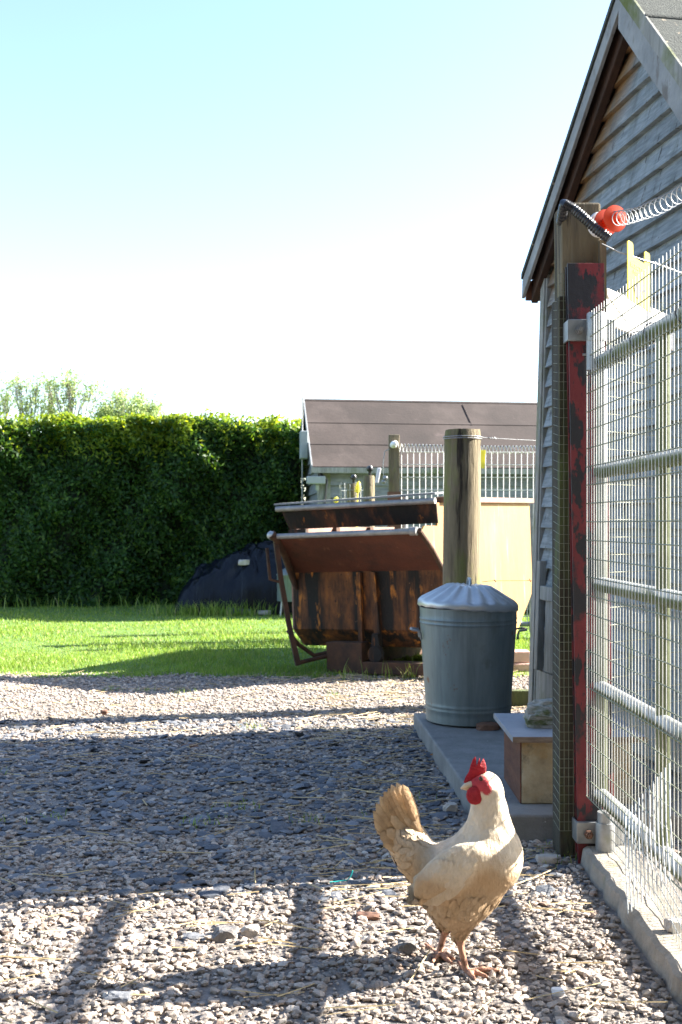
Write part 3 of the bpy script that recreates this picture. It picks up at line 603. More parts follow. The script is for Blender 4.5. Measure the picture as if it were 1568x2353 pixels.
# ================================================================== TIPPING SKIP
sk = thing('tipping_skip', 'rusty tipping muck skip with flared front lip and sunlit yellow side', 'skip', (-.30, 7.2, 0))
sk.rotation_euler = (0, R(-2.2), R(-30)); SWD, SD = 1.10, 1.50
def side(poly, u, th): 
    m = MB(); m.prism([(u, v, w_) for v, w_ in poly], (th, 0, 0)); return m
m = MB()
m.prism([(.0, .0, .26), (SWD, 0, .26), (SWD, 0, .645), (.0, 0, .645)], (0, .012, 0))
m.prism([(.0, .0, .258), (SWD, 0, .258), (SWD, .13, .14), (0, .13, .14)], (0, .012, .004))
m.prism([(0, .131, .138), (SWD, .131, .138), (SWD, SD-.35, .138), (0, SD-.35, .138)], (0, 0, .01))
m.prism([(0, SD-.349, .14), (SWD, SD-.349, .14), (SWD, SD, .42), (0, SD, .42)], (0, -.004, .012))
m.prism([(0, SD, .421), (SWD, SD, .421), (SWD, SD, .72), (0, SD, .72)], (0, -.012, 0))
obj('hopper', m, 'rust_hopper', sk, True)
m = MB(); m.prism([(0, 0, .63), (SWD, 0, .63), (SWD+.01, -.33, .865), (.10, -.33, .865)], (0, .007, .010)); obj('lip', m, 'rust_lip', sk, True)
m = MB(); m.tube([(.09, -.335, .87), (SWD-.06, -.335, .87)], .018, 10); m.tube([(SWD-.055, -.335, .87), (SWD-.01, -.335, .87)], .026, 12); obj('lip_pipe', m, 'steel_edge', sk, True)
m = MB(); m.tube([(.08, -.36, .885), (.095, -.33, .86), (.055, -.17, .745), (.012, -.02, .60), (.03, -.014, .52)], [.03, .026, .024, .024, .012], 8); obj('lip_flange', m, 'rust_bar', sk, True); m = MB(); m.tube([(SWD-.0, -.33, .875), (SWD+.002, -.17, .765), (SWD+.002, -.02, .63)], .016, 8); obj('lip_flange', m, 'rust_bar', sk, True)
m = MB(); m.lathe([(.0, 0), (.022, .004), (.03, .02), (.02, .05), (.0, .055)], (.05, -.35, .875), 12, (1, 0, .1)); obj('pipe_end', m, 'galv', sk, True)
right = [(-.33, .865), (-.15, .74), (0, .63), (0, .26), (.13, .14), (SD-.35, .14), (SD, .42), (SD, 1.06), (-.10, 1.04), (-.10, .90), (-.28, .90)]
obj('yellow_side', side(right, SWD+.001, .012), 'skip_yellow', sk, True)
m = MB(); m.prism([(SWD-.02, -.04, 1.042), (SWD+.045, -.04, 1.042), (SWD+.045, SD+.02, 1.062), (SWD-.02, SD+.02, 1.062)], (0, 0, .035)); obj('side_rim', m, 'pale_inside', sk, True, bevel=.004)
left = [(-.05, .865), (0, .63), (0, .26), (.13, .14), (SD-.35, .14), (SD, .42), (SD, .93), (.1, .93)]
obj('left_side', side(left, -.012, .011), 'pale_inside', sk, True)
for v_ in (.12, .55, 1.05): m = MB(); m.bx(.0, .028, v_, v_+.05, .5, .928); obj('inner_rib', m, 'rust_bar', sk, True)
m = MB(); m.prism([(.05, -.19, 1.035), (SWD+.05, -.19, 1.035), (SWD+.03, -.13, .915), (.07, -.13, .915)], (0, .010, 0)); hd = obj('hood', m, 'rust', sk, True)
m = MB(); m.tube([(.02, -.20, 1.048), (SWD+.05, -.20, 1.048)], .019, 10); obj('hood_pipe', m, 'steel_edge', hd, True)
m = MB(); m.prism([(.0, -.20, 1.073), (SWD+.05, -.20, 1.085), (SWD+.05, -.05, 1.095), (.0, -.05, 1.082)], (0, 0, .012)); obj('hood_board', m, 'shed_wood', hd, True)
m = MB(); m.bx(.06, .19, -.128, -.115, .80, .914); m.tube([(.08, -.11, 1.02), (.06, -.10, .78)], .016, 8); obj('hood_bracket', m, 'rust', sk, True)
m = MB()
m.prism([(.50, -.034, .16), (.53, -.034, .16), (.53, -.034, .625), (.50, -.034, .625)], (0, .03, 0)); m.prism([(.62, -.034, .16), (.66, -.034, .16), (.635, -.034, .625), (.595, -.034, .625)], (0, .03, 0)); obj('rib', m, 'rust_hopper', sk, True)
m = MB(); m.tube([(.08, -.31, .84), (.095, -.29, .60), (.135, -.27, .3), (.18, -.25, .05)], [.022, .021, .021, .024], 4, False)
m.tube([(.12, -.265, .27), (.15, -.2, .18), (.22, -.12, .10), (.32, -.06, .12)], .014, 8); m.tube([(.178, -.25, .065), (.32, -.06, .10)], .014, 8); m.tube([(.03, -.34, .80), (.04, -.33, .60), (.095, -.29, .58)], .011, 8)
obj('release_lever', m, 'rust_bar', sk, True)
m = MB(); m.bx(.30, .56, -.10, .0, -.03, .185); m.bx(.561, SWD-.04, -.10, .02, -.01, .065); m.bx(.30, .42, .2, SD-.15, -.05, .13); m.bx(SWD-.22, SWD-.1, .2, SD-.15, -.07, .13)
m.prism([(.30, -.10, -.05), (.56, -.10, -.05), (.56, -.10, -.031), (.30, -.10, -.031)], (0, .1, 0)); obj('chassis', m, 'rust_bar', sk, True, bevel=.004)
m = MB(); m.lathe([(.05, -.02), (.06, 0), (.05, .02)], (.64, -.06, .11), 12, (0, 1, 0)); m.prism([(.60, -.07, .07), (.68, -.07, .07), (.66, -.07, .24), (.62, -.07, .24)], (0, .03, 0)); obj('latch', m, 'rust', sk, True)

# ================================================================== FAR ENCLOSURE FENCE
fp = thing('square_post', 'square mossy fence post with white insulator, standing behind the skip', 'post', (.435, 9.0, 0))
m = MB(); m.bx(.395, .482, 8.96, 9.05, 0, 1.69); obj('timber', m, 'moss_post', fp, bevel=.005)
m = MB(); m.bx(.385, .492, 8.952, 9.058, .9, 1.22); obj('steel_sleeve', m, 'rusty_steel', fp)
m = MB(); m.lathe([(.0, 0), (.026, .004), (.03, .03), (.016, .055), (.022, .07), (.0, .085)], (.425, 8.955, 1.60), 12, (.3, -1, .2)); obj('insulator', m, 'white_plastic', fp)
m = MB(); m.tube([(.40, 8.93, 1.57), (.36, 8.93, 1.55), (.345, 8.93, 1.45), (.35, 8.94, 1.33), (.38, 8.95, 1.31)], .004, 6); m.sphere((.365, 8.93, 1.33), .022); m.sphere((.35, 8.93, 1.30), .018); obj('cable', m, 'galv', fp)
gf = thing('mesh_gate', 'far galvanised mesh gate seen beyond the skip in front of the brown roofed shed', 'gate', (1.3, 9.0, 0))
obj('wire_mesh', meshgrid_wires((.50, 9.0, 0), Vector((1, .05, 0)), (0, 0, 1), list(np.arange(0, 2.2, .05)), list(np.arange(.08, 1.56, .105)), .0034), 'galv_pale', gf)
m = MB()
for z_ in (.12, .65, 1.12): m.tube([(1.52, 9.06, z_), (2.7, 9.1, z_)], .021, 10)
m.tube([(.52, 9.03, .12), (2.7, 9.1, .12)], .021, 10); m.tube([(.52, 9.03, .65), (2.7, 9.1, .65)], .021, 10)
obj('rail', m, 'galv', gf)
for x_ in (.53, 1.585): m = MB(); m.tube([(x_, 9.04, .05), (x_, 9.04, 1.12 if x_ > 1 else 1.2)], .021, 10); obj('stile', m, 'galv', gf)
m = MB(); N_ = 64*10; m.tube([(.46+1.9*i/N_, 8.98+.034*math.cos(2*math.pi*i/10), 1.585+.034*math.sin(2*math.pi*i/10)-.02*math.sin(math.pi*i/N_)) for i in range(N_+1)], .0034, 4, True, False)
tag(obj('gate_spring', m, 'galv_pale'), 'far steel coil spring stretched from the square post across the far mesh gate', 'spring')
for (px_, y0, top, r_, lab) in ((848, 8.6, 1.335, .047, 'short round mossy post topped by a black insulator, left of the square post'), (811, 9.6, 1.31, .055, 'shorter pale round post ringed by a wire guard, left of the mossy round post')):
    x_ = (px_-CX)*y0/F; t = thing('round_post', lab, 'post', (x_, y0, 0))
    m = MB(); m.lathe([(r_, 0), (r_*.97, top-.01), (r_*.9, top), (.0005, top+.002)], (x_, y0, 0), 20); obj('timber', m, 'moss_post', t)
    m = MB(); m.lathe([(.0, 0), (.012, .004), (.012, .03), (.024, .04), (.028, .055), (.02, .075), (.0, .08)], (x_+.008, y0-.01, top), 12); obj('insulator', m, 'black_plastic', t)
    if r_ < .05: m = MB(); m.hexa([(x_+xx+.18*(z_-top), y0-.05+yy, z_) for xx in (.055, .085) for yy in (0, .01) for z_ in (top-.06, top+.06)]); obj('white_handle', m, 'white_plastic', t, bevel=.006)
    else:
        m = MB()
        for j in range(14):
            a_ = 2*math.pi*j/14; m.tube([(x_+.105*math.cos(a_), y0+.105*math.sin(a_), 1.0), (x_+.115*math.cos(a_), y0+.115*math.sin(a_), top-.03+.02*(j % 3))], .0022, 4, True, False)
        for z_ in (1.02, 1.1, 1.18, 1.25): m.tube([(x_+.11*math.cos(a_), y0+.11*math.sin(a_), z_) for a_ in np.linspace(0, 6.283, 18)], .0022, 4, True, False)
        obj('wire_guard', m, 'galv_wire', t)
def clip(x, y, Y, h, lab):
    c = P(x, y, Y); m = MB(); m.lathe([(.0, 0), (.022, .01), (.026, h*.5), (.015, h*.85), (.0, h)], c, 10, (.2, 0, 1)); m.tube([c+Vector((0, 0, -.3)), c+Vector((.01, 0, .02))], .006, 6)
    tag(obj('fence_clip', m, 'yellow_plastic'), lab, 'insulator')
clip(820, 1133, 9.5, .11, 'taller yellow plastic fence insulator beside the wire guarded post')
clip(771, 1156, 9.5, .06, 'small yellow plastic insulator just above the skip board, furthest left of the fence fittings')
m = MB(); c = P(1100, 1034, 8.9); pts = [(0, 0), (.055, 0), (.045, -.15), (.008, -.15)]
m.prism([c+Vector((u*1.1, 0, v)) for u, v in pts], (0, .006, 0)); tag(obj('warning_tag', m, 'yellow_plastic'), 'small yellow tag hanging on the far mesh gate right of the round post', 'tag')

# ================================================================== FAR SHED
yaw = R(8); eX = Vector((math.cos(yaw), math.sin(yaw), 0)); eY = Vector((-math.sin(yaw)*.75, math.cos(yaw), 0)); S0 = Vector((-.20, 11.15, 0))
def H(u, v, z_): return S0+eX*u+eY*v+Vector((0, 0, z_))
sh = thing('poultry_shed', 'long pale boarded shed with a low brown felt roof, behind the fence', 'shed', S0)
SHW, SHD, ZE, ZT = 4.2, 2.1, 1.60, 2.33
m = MB(); z = .1
while z < ZE-.02:
    z1 = min(z+.135, ZE-.005); sp = [0]+sorted(random.uniform(.5, 3.8) for _ in range(2))+[SHW]
    for a_, b_ in zip(sp[:-1], sp[1:]): m.hexa([H(u, v, q) for u in (a_+.002, b_) for v, q in ((-.040, z), (-.012, z1), (.0, z), (.0, z1))])
    z += .125
m.prism([H(0, .001, .05), H(0, SHD, .05), H(0, SHD, ZE), H(0, SHD/2, ZT-.05), H(0, .001, ZE)], eX*SHW)
z = .1
while z < ZT-.12:
    dd = 0 if z < ZE else (z-ZE)/(ZT-.05-ZE)*SHD/2; d1 = 0 if z+.12 < ZE else (z+.12-ZE)/(ZT-.05-ZE)*SHD/2
    m.hexa([H(o_, v, q) for v, q in ((dd, z), (min(d1, SHD/2-.01), z+.12)) for o_ in (-.028, -.002) for v, q in ((v, q), (SHD-v, q))]) if False else m.add([H(-.03, dd, z), H(-.03, SHD-dd, z), H(-.008, SHD-d1, z+.12), H(-.008, d1, z+.12), H(-.002, dd, z), H(-.002, SHD-dd, z)], [(0, 3, 2, 1), (0, 1, 5, 4)])
    z += .118
obj('wall', m, 'shed_wood', sh)
m = MB(); sl_ = (ZT-ZE)/(SHD/2)
m.prism([H(-.10, -.12, ZE-.12*sl_), H(SHW, -.12, ZE-.12*sl_), H(SHW, SHD/2, ZT), H(-.10, SHD/2, ZT)], (0, 0, .022))
m.prism([H(-.10, SHD+.12, ZE-.12*sl_), H(-.10, SHD/2, ZT), H(SHW, SHD/2, ZT), H(SHW, SHD+.12, ZE-.12*sl_)], (0, 0, .022)); ro = obj('roof', m, 'felt_brown', sh)
m = MB()
for f_ in (.30, .62, .97):
    v0 = -.12+(SHD/2+.12)*f_; zq = ZE-.12*sl_+(v0+.12)*sl_
    m.prism([H(-.10, v0, zq+.0225), H(SHW, v0, zq+.0225), H(SHW, v0+.03, zq+.03*sl_+.0225), H(-.10, v0+.03, zq+.03*sl_+.0225)], (0, 0, .007))
m.tube([H(1.72, .6, ZE+.6*sl_+.024), H(1.70, .98, ZE+.98*sl_+.024)], .008, 5)
obj('felt_lap', m, 'felt_brown', ro)
m = MB(); m.prism([H(-.115, -.125, ZE-.12*sl_-.05), H(-.115, SHD/2, ZT-.05), H(-.115, SHD/2, ZT+.03), H(-.115, -.125, ZE-.12*sl_+.03)], eX*.014); obj('bargeboard', m, 'barge', sh)
m = MB(); m.prism([H(-.115, SHD/2+.002, ZT-.05), H(-.115, SHD+.125, ZE-.12*sl_-.05), H(-.115, SHD+.125, ZE-.12*sl_+.03), H(-.115, SHD/2+.002, ZT+.03)], eX*.014); obj('bargeboard', m, 'dark_post', sh)
m = MB(); m.hexa([H(u, v, z_) for u in (-.115, SHW) for v in (-.14, -.122) for z_ in (ZE-.12*sl_-.045, ZE-.12*sl_+.012)]); obj('fascia', m, 'trim', sh)
m = MB(); m.hexa([H(u, v, z_) for u in (-.03, .09) for v in (-.042, -.031) for z_ in (.05, ZE-.06)]); m.hexa([H(u, v, z_) for u in (-.042, -.031) for v in (-.04, .06) for z_ in (.05, ZE-.06)]); obj('corner_trim', m, 'trim', sh)
m = MB(); m.hexa([H(u, v, z_) for u in (-.20, -.118) for v in (.25, .42) for z_ in (1.64, 1.93)]); obj('junction_box', m, 'lamp_white', sh, bevel=.008)
m = MB(); m.hexa([H(u, v, z_) for u in (-.16, .03) for v in (-.13, -.045) for z_ in (1.36, 1.44)]); m.tube([H(-.05, -.08, 1.36), H(-.05, -.06, 1.30)], .02, 8); obj('flood_light', m, 'lamp_white', sh, bevel=.01)
m = MB(); m.tube([H(-.06, -.06, 1.52), H(.05, -.06, 1.40), H(.03, -.055, 1.2), H(.03, -.055, .6)], .012, 6); obj('cable', m, 'black_plastic', sh)
m = MB(); m.tube([H(-.17, .4, 0), H(-.17, .4, 2.38)], .008, 8); obj('mast', m, 'galv', sh)

# ================================================================== HEDGE
def leaf_quads(C, Nn, L, Wd, g):
    n = len(C); r = g.normal(size=(n, 3)); t = r-(r*Nn).sum(1)[:, None]*Nn; t /= np.linalg.norm(t, axis=1)[:, None]; b = np.cross(Nn, t)
    V = np.stack([C-t*L[:, None], C+b*Wd[:, None], C+t*L[:, None], C-b*Wd[:, None]], 1)
    return V.reshape(-1, 3), (np.arange(n)*4)[:, None]+np.arange(4)[None]
hed = thing('hedge', 'tall clipped dark green laurel hedge along the far side of the lawn', 'hedge', (-3, 13.1, 0))
def hbump(x, z): return .12*np.sin(x*2.3+z*1.1)+.10*np.sin(x*5.3-z*3.7+1)+.05*np.sin(x*9.1+z*7.3)+.03*np.sin(x*17+z*13+2)
HT = 2.12
def htop(x): return HT+.022*np.sin(x*3.1)+.02*np.sin(x*7.7+1)+.015*np.sin(x*15.3)
g = np.random.default_rng(21); n1 = 78000
x = g.uniform(-7.2, -.42, n1); z_ = g.random(n1)*(htop(x)+.02); dp = np.abs(g.normal(0, .10, n1))
gap = (np.sin(x*6.7+z_*5.1)*np.sin(z_*7.9-x*3.3)); k = g.random(n1) < np.clip(.9+.6*gap, .3, 1); x, z_, dp = x[k], z_[k], dp[k]
y = 12.52+hbump(x, z_)+dp+.25*np.clip((z_-1.95)/.25, 0, 1)**2
n2 = 22000; x2 = g.uniform(-7.2, -.42, n2); y2 = g.uniform(12.45, 13.7, n2); z2 = htop(x2)+.05*np.sin(y2*6+x2*2)-np.abs(g.normal(0, .09, n2))+.0
C = np.concatenate([np.stack([x, y, z_], 1), np.stack([x2, y2+hbump(x2, z2)*.5, z2], 1)]); Nn = g.normal(size=C.shape)*.75+np.concatenate([np.tile([0, -.8, .45], (len(x), 1)), np.tile([0, -.2, .9], (n2, 1))]); Nn /= np.linalg.norm(Nn, axis=1)[:, None]
n = len(C); V, Fq = leaf_quads(C, Nn, g.uniform(.022, .042, n), g.uniform(.010, .018, n), g)
npobj('foliage', V, Fq, 'hedge_leaf', hed)
n3 = 30000; xx = g.uniform(-7.2, -.42, n3); pk = g.random(n3) < np.clip(.5+.45*np.sin(xx*2.1+.6)+.3*np.sin(xx*5.2)+.25*np.sin(xx*13), .12, 1); xx = xx[pk]; n3 = len(xx)
hh = np.abs(g.normal(0, 1, n3)); zz3 = htop(xx)+.08-hh*.17; yy = 12.50+hbump(xx, zz3)+g.uniform(-.03, .5, n3)*np.exp(-hh)
C = np.stack([xx, yy, zz3+.03*g.random(n3)], 1); Nn = g.normal(size=C.shape)*.8+np.array([0, -.4, .5]); Nn /= np.linalg.norm(Nn, axis=1)[:, None]
V, Fq = leaf_quads(C, Nn, g.uniform(.022, .042, n3), g.uniform(.010, .017, n3), g); npobj('young_shoots', V, Fq, 'hedge_young', hed)
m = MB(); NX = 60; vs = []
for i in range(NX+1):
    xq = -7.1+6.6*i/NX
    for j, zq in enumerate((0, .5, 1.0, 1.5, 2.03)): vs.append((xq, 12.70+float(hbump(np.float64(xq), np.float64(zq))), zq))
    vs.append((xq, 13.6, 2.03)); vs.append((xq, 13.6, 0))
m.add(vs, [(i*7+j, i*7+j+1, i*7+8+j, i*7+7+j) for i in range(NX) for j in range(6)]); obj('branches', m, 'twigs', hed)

# ================================================================== TREES BEYOND THE HEDGE
def make_tree(x, y, blobs, label, seed, nst, dense, lean=0):
    """stems rising from one trunk into leaf clumps; blobs = (dx, z, half width, half height) of the crown's lobes"""
    t = thing('tree', label, 'tree', (x, y, 0), 'trees beyond the hedge'); rr_ = random.Random(seed); g = np.random.default_rng(seed)
    m = MB(); fork = Vector((x+lean, y, min(b[1]-b[3] for b in blobs)*.55)); clumps = []
    m.tube([Vector((x, y, -.1)), Vector((x+lean*.4, y, fork.z*.5)), fork], [.14, .12, .10], 8)
    for (dx, z_, rx, rz) in blobs:
        for k_ in range(nst):
            a_ = rr_.uniform(0, 6.28); q = math.sqrt(rr_.random()); top = Vector((x+dx+rx*q*math.cos(a_), y+rx*q*math.sin(a_), z_+rz*rr_.uniform(-.6, 1)*math.sqrt(1-q*q*.8)))
            mid = fork.lerp(top, .5)+Vector((rr_.gauss(0, .12)-.12*(top.x-fork.x), rr_.gauss(0, .15), .1)); q3 = mid.lerp(top, .55)+Vector((rr_.gauss(0, .08), 0, 0))
            m.tube([fork, fork.lerp(mid, .5)+Vector((rr_.gauss(0, .05), 0, 0)), mid, q3, top], [.045, .036, .028, .018, .007], 5, True, False); clumps += [top, q3.lerp(top, .5)]
            for w_ in range(5):
                e_ = top+Vector((rr_.gauss(0, .38*rx), rr_.gauss(0, .38*rx), rr_.gauss(0, .42*rz))); b0 = mid.lerp(top, rr_.uniform(.35, .95)); m.tube([b0, b0.lerp(e_, .5)+Vector((0, 0, .05)), e_], [.011, .008, .004], 4, True, False); clumps.append(e_)
    obj('trunk', m, 'bark', t)
    T = np.array([p[:] for p in clumps]); C = np.repeat(T, dense, 0); C = C+g.normal(0, 1, C.shape)*np.repeat(g.uniform(.06, .20, (len(T), 1)), dense, 0); Nn = g.normal(size=C.shape); Nn /= np.linalg.norm(Nn, axis=1)[:, None]
    V, Fq = leaf_quads(C, Nn, g.uniform(.035, .07, len(C)), g.uniform(.02, .036, len(C)), g); npobj('crown', V, Fq, 'tree_leaf', t)
make_tree(-12.2, 42, [(-.25, 6.3, .35, .38), (.35, 6.2, .42, .45), (.05, 5.6, .5, .3)], 'sparse leggy young tree with bare lower stems, leftmost beyond the hedge', 3, 5, 10)
make_tree(-13.3, 42.5, [(0, 6.2, .35, .5), (.2, 5.6, .3, .3)], 'thin pale tree cut by the left edge of the picture, beyond the hedge', 44, 5, 9)
make_tree(-11.4, 42.5, [(-.1, 6.25, .45, .45), (.1, 5.5, .35, .3)], 'slim open tree with one forked stem, second from the left beyond the hedge', 8, 5, 13)
make_tree(-10.4, 42, [(-.45, 6.3, .45, .45), (.25, 6.35, .5, .5), (.65, 6.0, .35, .35), (0, 5.5, .7, .4)], 'broad airy tree with several pale stems, between the forked tree and the dense round tree', 14, 5, 13)
make_tree(-8.05, 41, [(0, 5.6, .65, .55), (.3, 5.2, .6, .4), (.85, 4.95, .4, .3), (-.4, 5.1, .5, .35)], 'denser round topped green tree, rightmost and lowest beyond the hedge', 25, 7, 24)
make_tree(-9.05, 41, [(-.1, 4.95, .5, .3), (.25, 5.0, .4, .35)], 'low bushy tree just showing over the hedge, left of the round topped tree', 31, 7, 22)

# ================================================================== BLACK SHEET HEAP AND DRUM
hp = thing('covered_heap', 'heap under a shiny black plastic sheet at the foot of the hedge', 'heap', (-1.05, 11.9, 0))
m = MB(); NU, NV = 90, 60; vs = []
for j in range(NV+1):
    for i in range(NU+1):
        u = -1+2*i/NU; v = -1+2*j/NV; xq = -1.00+u*.80; yq = 11.95+v*.62
        e = max(0, 1-abs((u-.18)/(1.14 if u < .18 else .84))**2.3)*max(0, 1-abs(v)**2.6)
        hq = .70*e**.45*(.86+.14*math.cos((u-.35)*2.2))
        q = Vector((xq, yq, hq)); hq += (.12*mnoise.noise(q*2.0+Vector((3, 0, 0)))-.10*abs(mnoise.noise(Vector((xq*3.2+yq*1.5, yq*1.5, hq*3))))-.07*abs(mnoise.noise(q*5+Vector((9, 2, 4))))-.05*abs(mnoise.noise(Vector((q.x*14, q.y*6, q.z*8))))+.012*mnoise.noise(q*30)+.09)*min(1, e*3)
        vs.append((xq+.10*mnoise.noise(q*5)*min(1, e*2), yq+.14*mnoise.noise(q*3+Vector((7, 1, 1)))*min(1, e*2), max(.0, hq)+.003))
m.add(vs, [(j*(NU+1)+i, j*(NU+1)+i+1, (j+1)*(NU+1)+i+1, (j+1)*(NU+1)+i) for j in range(NV) for i in range(NU)], True); obj('plastic_sheet', m, 'tarp', hp)
sv = min((p for p in vs if abs(p[0]+.98) < .06 and p[1] < 11.9 and p[2] > .3), key=lambda p: abs(p[2]-.53))
m = MB(); rock(m, (sv[0], sv[1], sv[2]+.02), (.075, .06, .04), 41, sub=3); tag(obj('stone', m, 'rock_pale'), 'pale stone weighting the top of the black plastic sheet', 'stone')
m = MB(); rock(m, (-.80, 11.32, .03), (.09, .06, .035), 43, sub=3); tag(obj('stone', m, 'rock_pale'), 'pale stone on the lawn at the foot of the black sheet', 'stone')
m = MB(); m.box((-1.06, 11.36, .10), (.24, .03, .20), Matrix.Rotation(R(-18), 3, 'X')); tag(obj('paving_slab', m, 'slate', bevel=.004), 'small grey slab leaning against the front of the black sheet', 'slab')
dr = thing('drum', 'grey metal drum on legs between the black sheet heap and the skip', 'drum', (-.52, 11.25, 0))
m = MB(); m.lathe([(.14, .16), (.142, .165), (.142, .42), (.146, .425), (.146, .435), (.138, .445), (.06, .50), (.0005, .505)], (-.52, 11.25, 0), 32); obj('barrel', m, 'bin', dr)
for a_ in (.6, 2.2, 3.8, 5.4): m = MB(); m.tube([(-.52+.11*math.cos(a_), 11.25+.11*math.sin(a_), .165), (-.52+.13*math.cos(a_), 11.25+.13*math.sin(a_), 0)], .011, 6); obj('leg', m, 'galv', dr)

# ================================================================== ODDS AND ENDS ON THE GROUND
m = MB(); m.bx(.76, 1.5, 5.66, 5.72, -.02, .085); tag(obj('wooden_edging', m, 'dark_post', bevel=.005), 'dark mossy timber edging on edge between dustbin and barn corner', 'edging')
m = MB(); m.bx(1.02, 1.245, 6.95, 7.1, -.01, .06); tag(obj('sandstone_block', m, 'pink_block', bevel=.008), 'lower pinkish block of the two stacked right of the dustbin', 'block')
m = MB(); m.bx(1.00, 1.215, 6.97, 7.1, .061, .135); tag(obj('sandstone_block', m, 'pink_block', bevel=.008), 'upper pinkish block of the two stacked right of the dustbin', 'block')
def ground_rock(x, y, size, mat, lab, seed, name='stone'):
    Y = CH*F/(y-HY); c = P(x, y, Y); s_ = size if hasattr(size, '__len__') else (size, size*.8, size*.6)
    m = MB(); rock(m, (c.x, c.y, s_[2]*.4), s_, seed, sub=3); tag(obj(name, m, mat), lab, 'stone')
ground_rock(517, 2158, (.034, .026, .022), 'rock_dark', 'dark rounded stone in the sunny gravel left of the hen', 51)
ground_rock(575, 2150, (.026, .020, .020), 'rock_pale', 'pale stone touching the dark rounded stone left of the hen', 52)
ground_rock(447, 2157, (.034, .022, .008), 'slate', 'thin flat grey slate just left of the dark rounded stone', 53)
ground_rock(936, 2188, (.026, .022, .024), 'rock_dark', 'grey angular stone beside the hen\'s far foot', 54)
ground_rock(845, 2110, (.034, .022, .010), 'rusty_steel', 'reddish brown curved shard of tile left of the hen\'s belly', 55)
ground_rock(365, 1911, (.042, .03, .010), 'slate', 'large pale flat slate in the middle of the shaded gravel', 56)
ground_rock(435, 1718, (.045, .03, .012), 'rusty_steel', 'brown flat stone at the far edge of the barn shadow, left', 57)
ground_rock(680, 1641, (.042, .03, .014), 'rock_dark', 'dark flat stone in the sunny gravel left of the slab corner', 58)
ground_rock(1035, 1868, (.03, .025, .028), 'rock_pale', 'grey stone against the slab edge left of the hen\'s head', 59)
ground_rock(1255, 1985, (.034, .026, .022), 'rock_pale', 'pale pinkish stone at the foot of the gatepost', 60)
ground_rock(270, 2300, (.032, .022, .014), 'slate', 'flat grey stone lying at the bottom left, in the stile shadow', 61)
ground_rock(240, 1642, (.022, .02, .02), 'rusty_steel', 'small brown stone alone in the sunny far gravel, left', 62)
ground_rock(1283, 2285, (.016, .012, .010), 'white_board', 'small whitish stone right of the hen\'s near foot', 64)
c = P(1528, 2170, 2.42); m = MB(); rock(m, (.735, 2.40, .052+.012), (.024, .02, .018), 66, sub=3); tag(obj('stone', m, 'rock_pale'), 'pale stone lying on the concrete kerb under the gate', 'stone')
m = MB(); pts = [P(752, 2031, 2.87), P(775, 2029, 2.875), P(798, 2026, 2.88), P(806, 2018, 2.88), P(811, 2004, 2.88)]
m.tube([p+Vector((0, 0, .004)) for p in pts], .0016, 6); tag(obj('twine', m, 'twine'), 'short turquoise end of baler twine on the gravel left of the hen', 'twine')
m = MB(); c = P(1000, 1745, CH*F/(1745-HY)); m.add([c+Vector(p) for p in ((-.02, 0, .02), (0, -.012, .035), (.022, 0, .022), (.004, .014, .012))], [(0, 1, 2, 3)]); m.prism([c+Vector((-.02, 0, .018)), c+Vector((0, -.02, .02)), c+Vector((.012, .006, .024))], (0, 0, .002)); tag(obj('dead_leaf', m, 'leaf_dead'), 'brown curled dead leaf beside the concrete slab edge', 'leaf')

# ================================================================== HEN
YB = 2.33; UN = .2611e-3
def hz(zx, zy, Y=YB): return P((1300+zx*.4464)/1.5944, (2700+zy*.4464)/1.5944, Y)
def gz(zx, Y): p = hz(zx, 1900, Y); return Vector((p.x, Y, .011))      # on the ground
hen = thing('hen', 'white and buff hen with red comb and wattles, standing on the sunlit gravel', 'hen', (hz(860, 1900).x, YB, 0))
prims = []     # (kind, ...)
def El(zx, zy, Y, a_, b_, dep, ang): prims.append(('e', np.array(hz(zx, zy, Y)), a_*UN, b_*UN, dep, R(ang)))
def Cn(p0, r0, p1, r1, kk=.02): prims.append(('c', np.array(p0), r0, np.array(p1), r1, kk))
El(880, 1110, 2.335, 400, 285, .082, 27)
El(1105, 1010, 2.315, 262, 262, .075, 60)
El(900, 1290, 2.33, 300, 205, .074, 18)
El(500, 960, 2.355, 265, 165, .058, 112)
El(400, 830, 2.365, 150, 120, .035, 115)
El(770, 1110, YB-.082, 330, 160, .020, 37)
El(770, 1110, YB+.085, 330, 160, .020, 37)
Cn(hz(1105, 880, 2.32), 225*UN, hz(1100, 470, 2.30), 122*UN, .035)
Cn(hz(1090, 405, 2.30), 116*UN, hz(1070, 400, 2.297), 100*UN, .012)
Cn(hz(1000, 395, 2.296), 62*UN, hz(1060, 400, 2.298), 85*UN, .012)
Cn(hz(870, 1400, 2.305), 165*UN, hz(862, 1660, 2.302), 44*UN, .03)
Cn(hz(745, 1420, 2.375), 140*UN, hz(745, 1590, 2.38), 40*UN, .03)
NLEG = len(prims)
Cn(hz(858, 1650, 2.302), 30*UN, hz(915, 1930, 2.297), 27*UN, .006)
ak = hz(918, 1932, 2.297)
for tz, ty in ((1185, 2.292), (1080, 2.262), (985, 2.25)):
    e_ = gz(tz, ty); md = ak.lerp(e_, .5)+Vector((0, 0, .004)); Cn(ak, .0068, md, .0055, .004); Cn(md, .0055, e_, .0036, .004)
Cn(ak, .006, gz(850, 2.335), .0036, .004)
Cn(hz(745, 1570, 2.383), 28*UN, hz(692, 1775, 2.388), 26*UN, .006)
ak2 = hz(690, 1790, 2.388)
for tz, ty in ((800, 2.325), (815, 2.352), (640, 2.335)):
    e_ = gz(tz, ty); md = ak2.lerp(e_, .5)+Vector((0, 0, .004)); Cn(ak2, .0068, md, .0055, .004); Cn(md, .0055, e_, .0036, .004)
Cn(ak2, .006, gz(580, 2.435), .0036, .004)
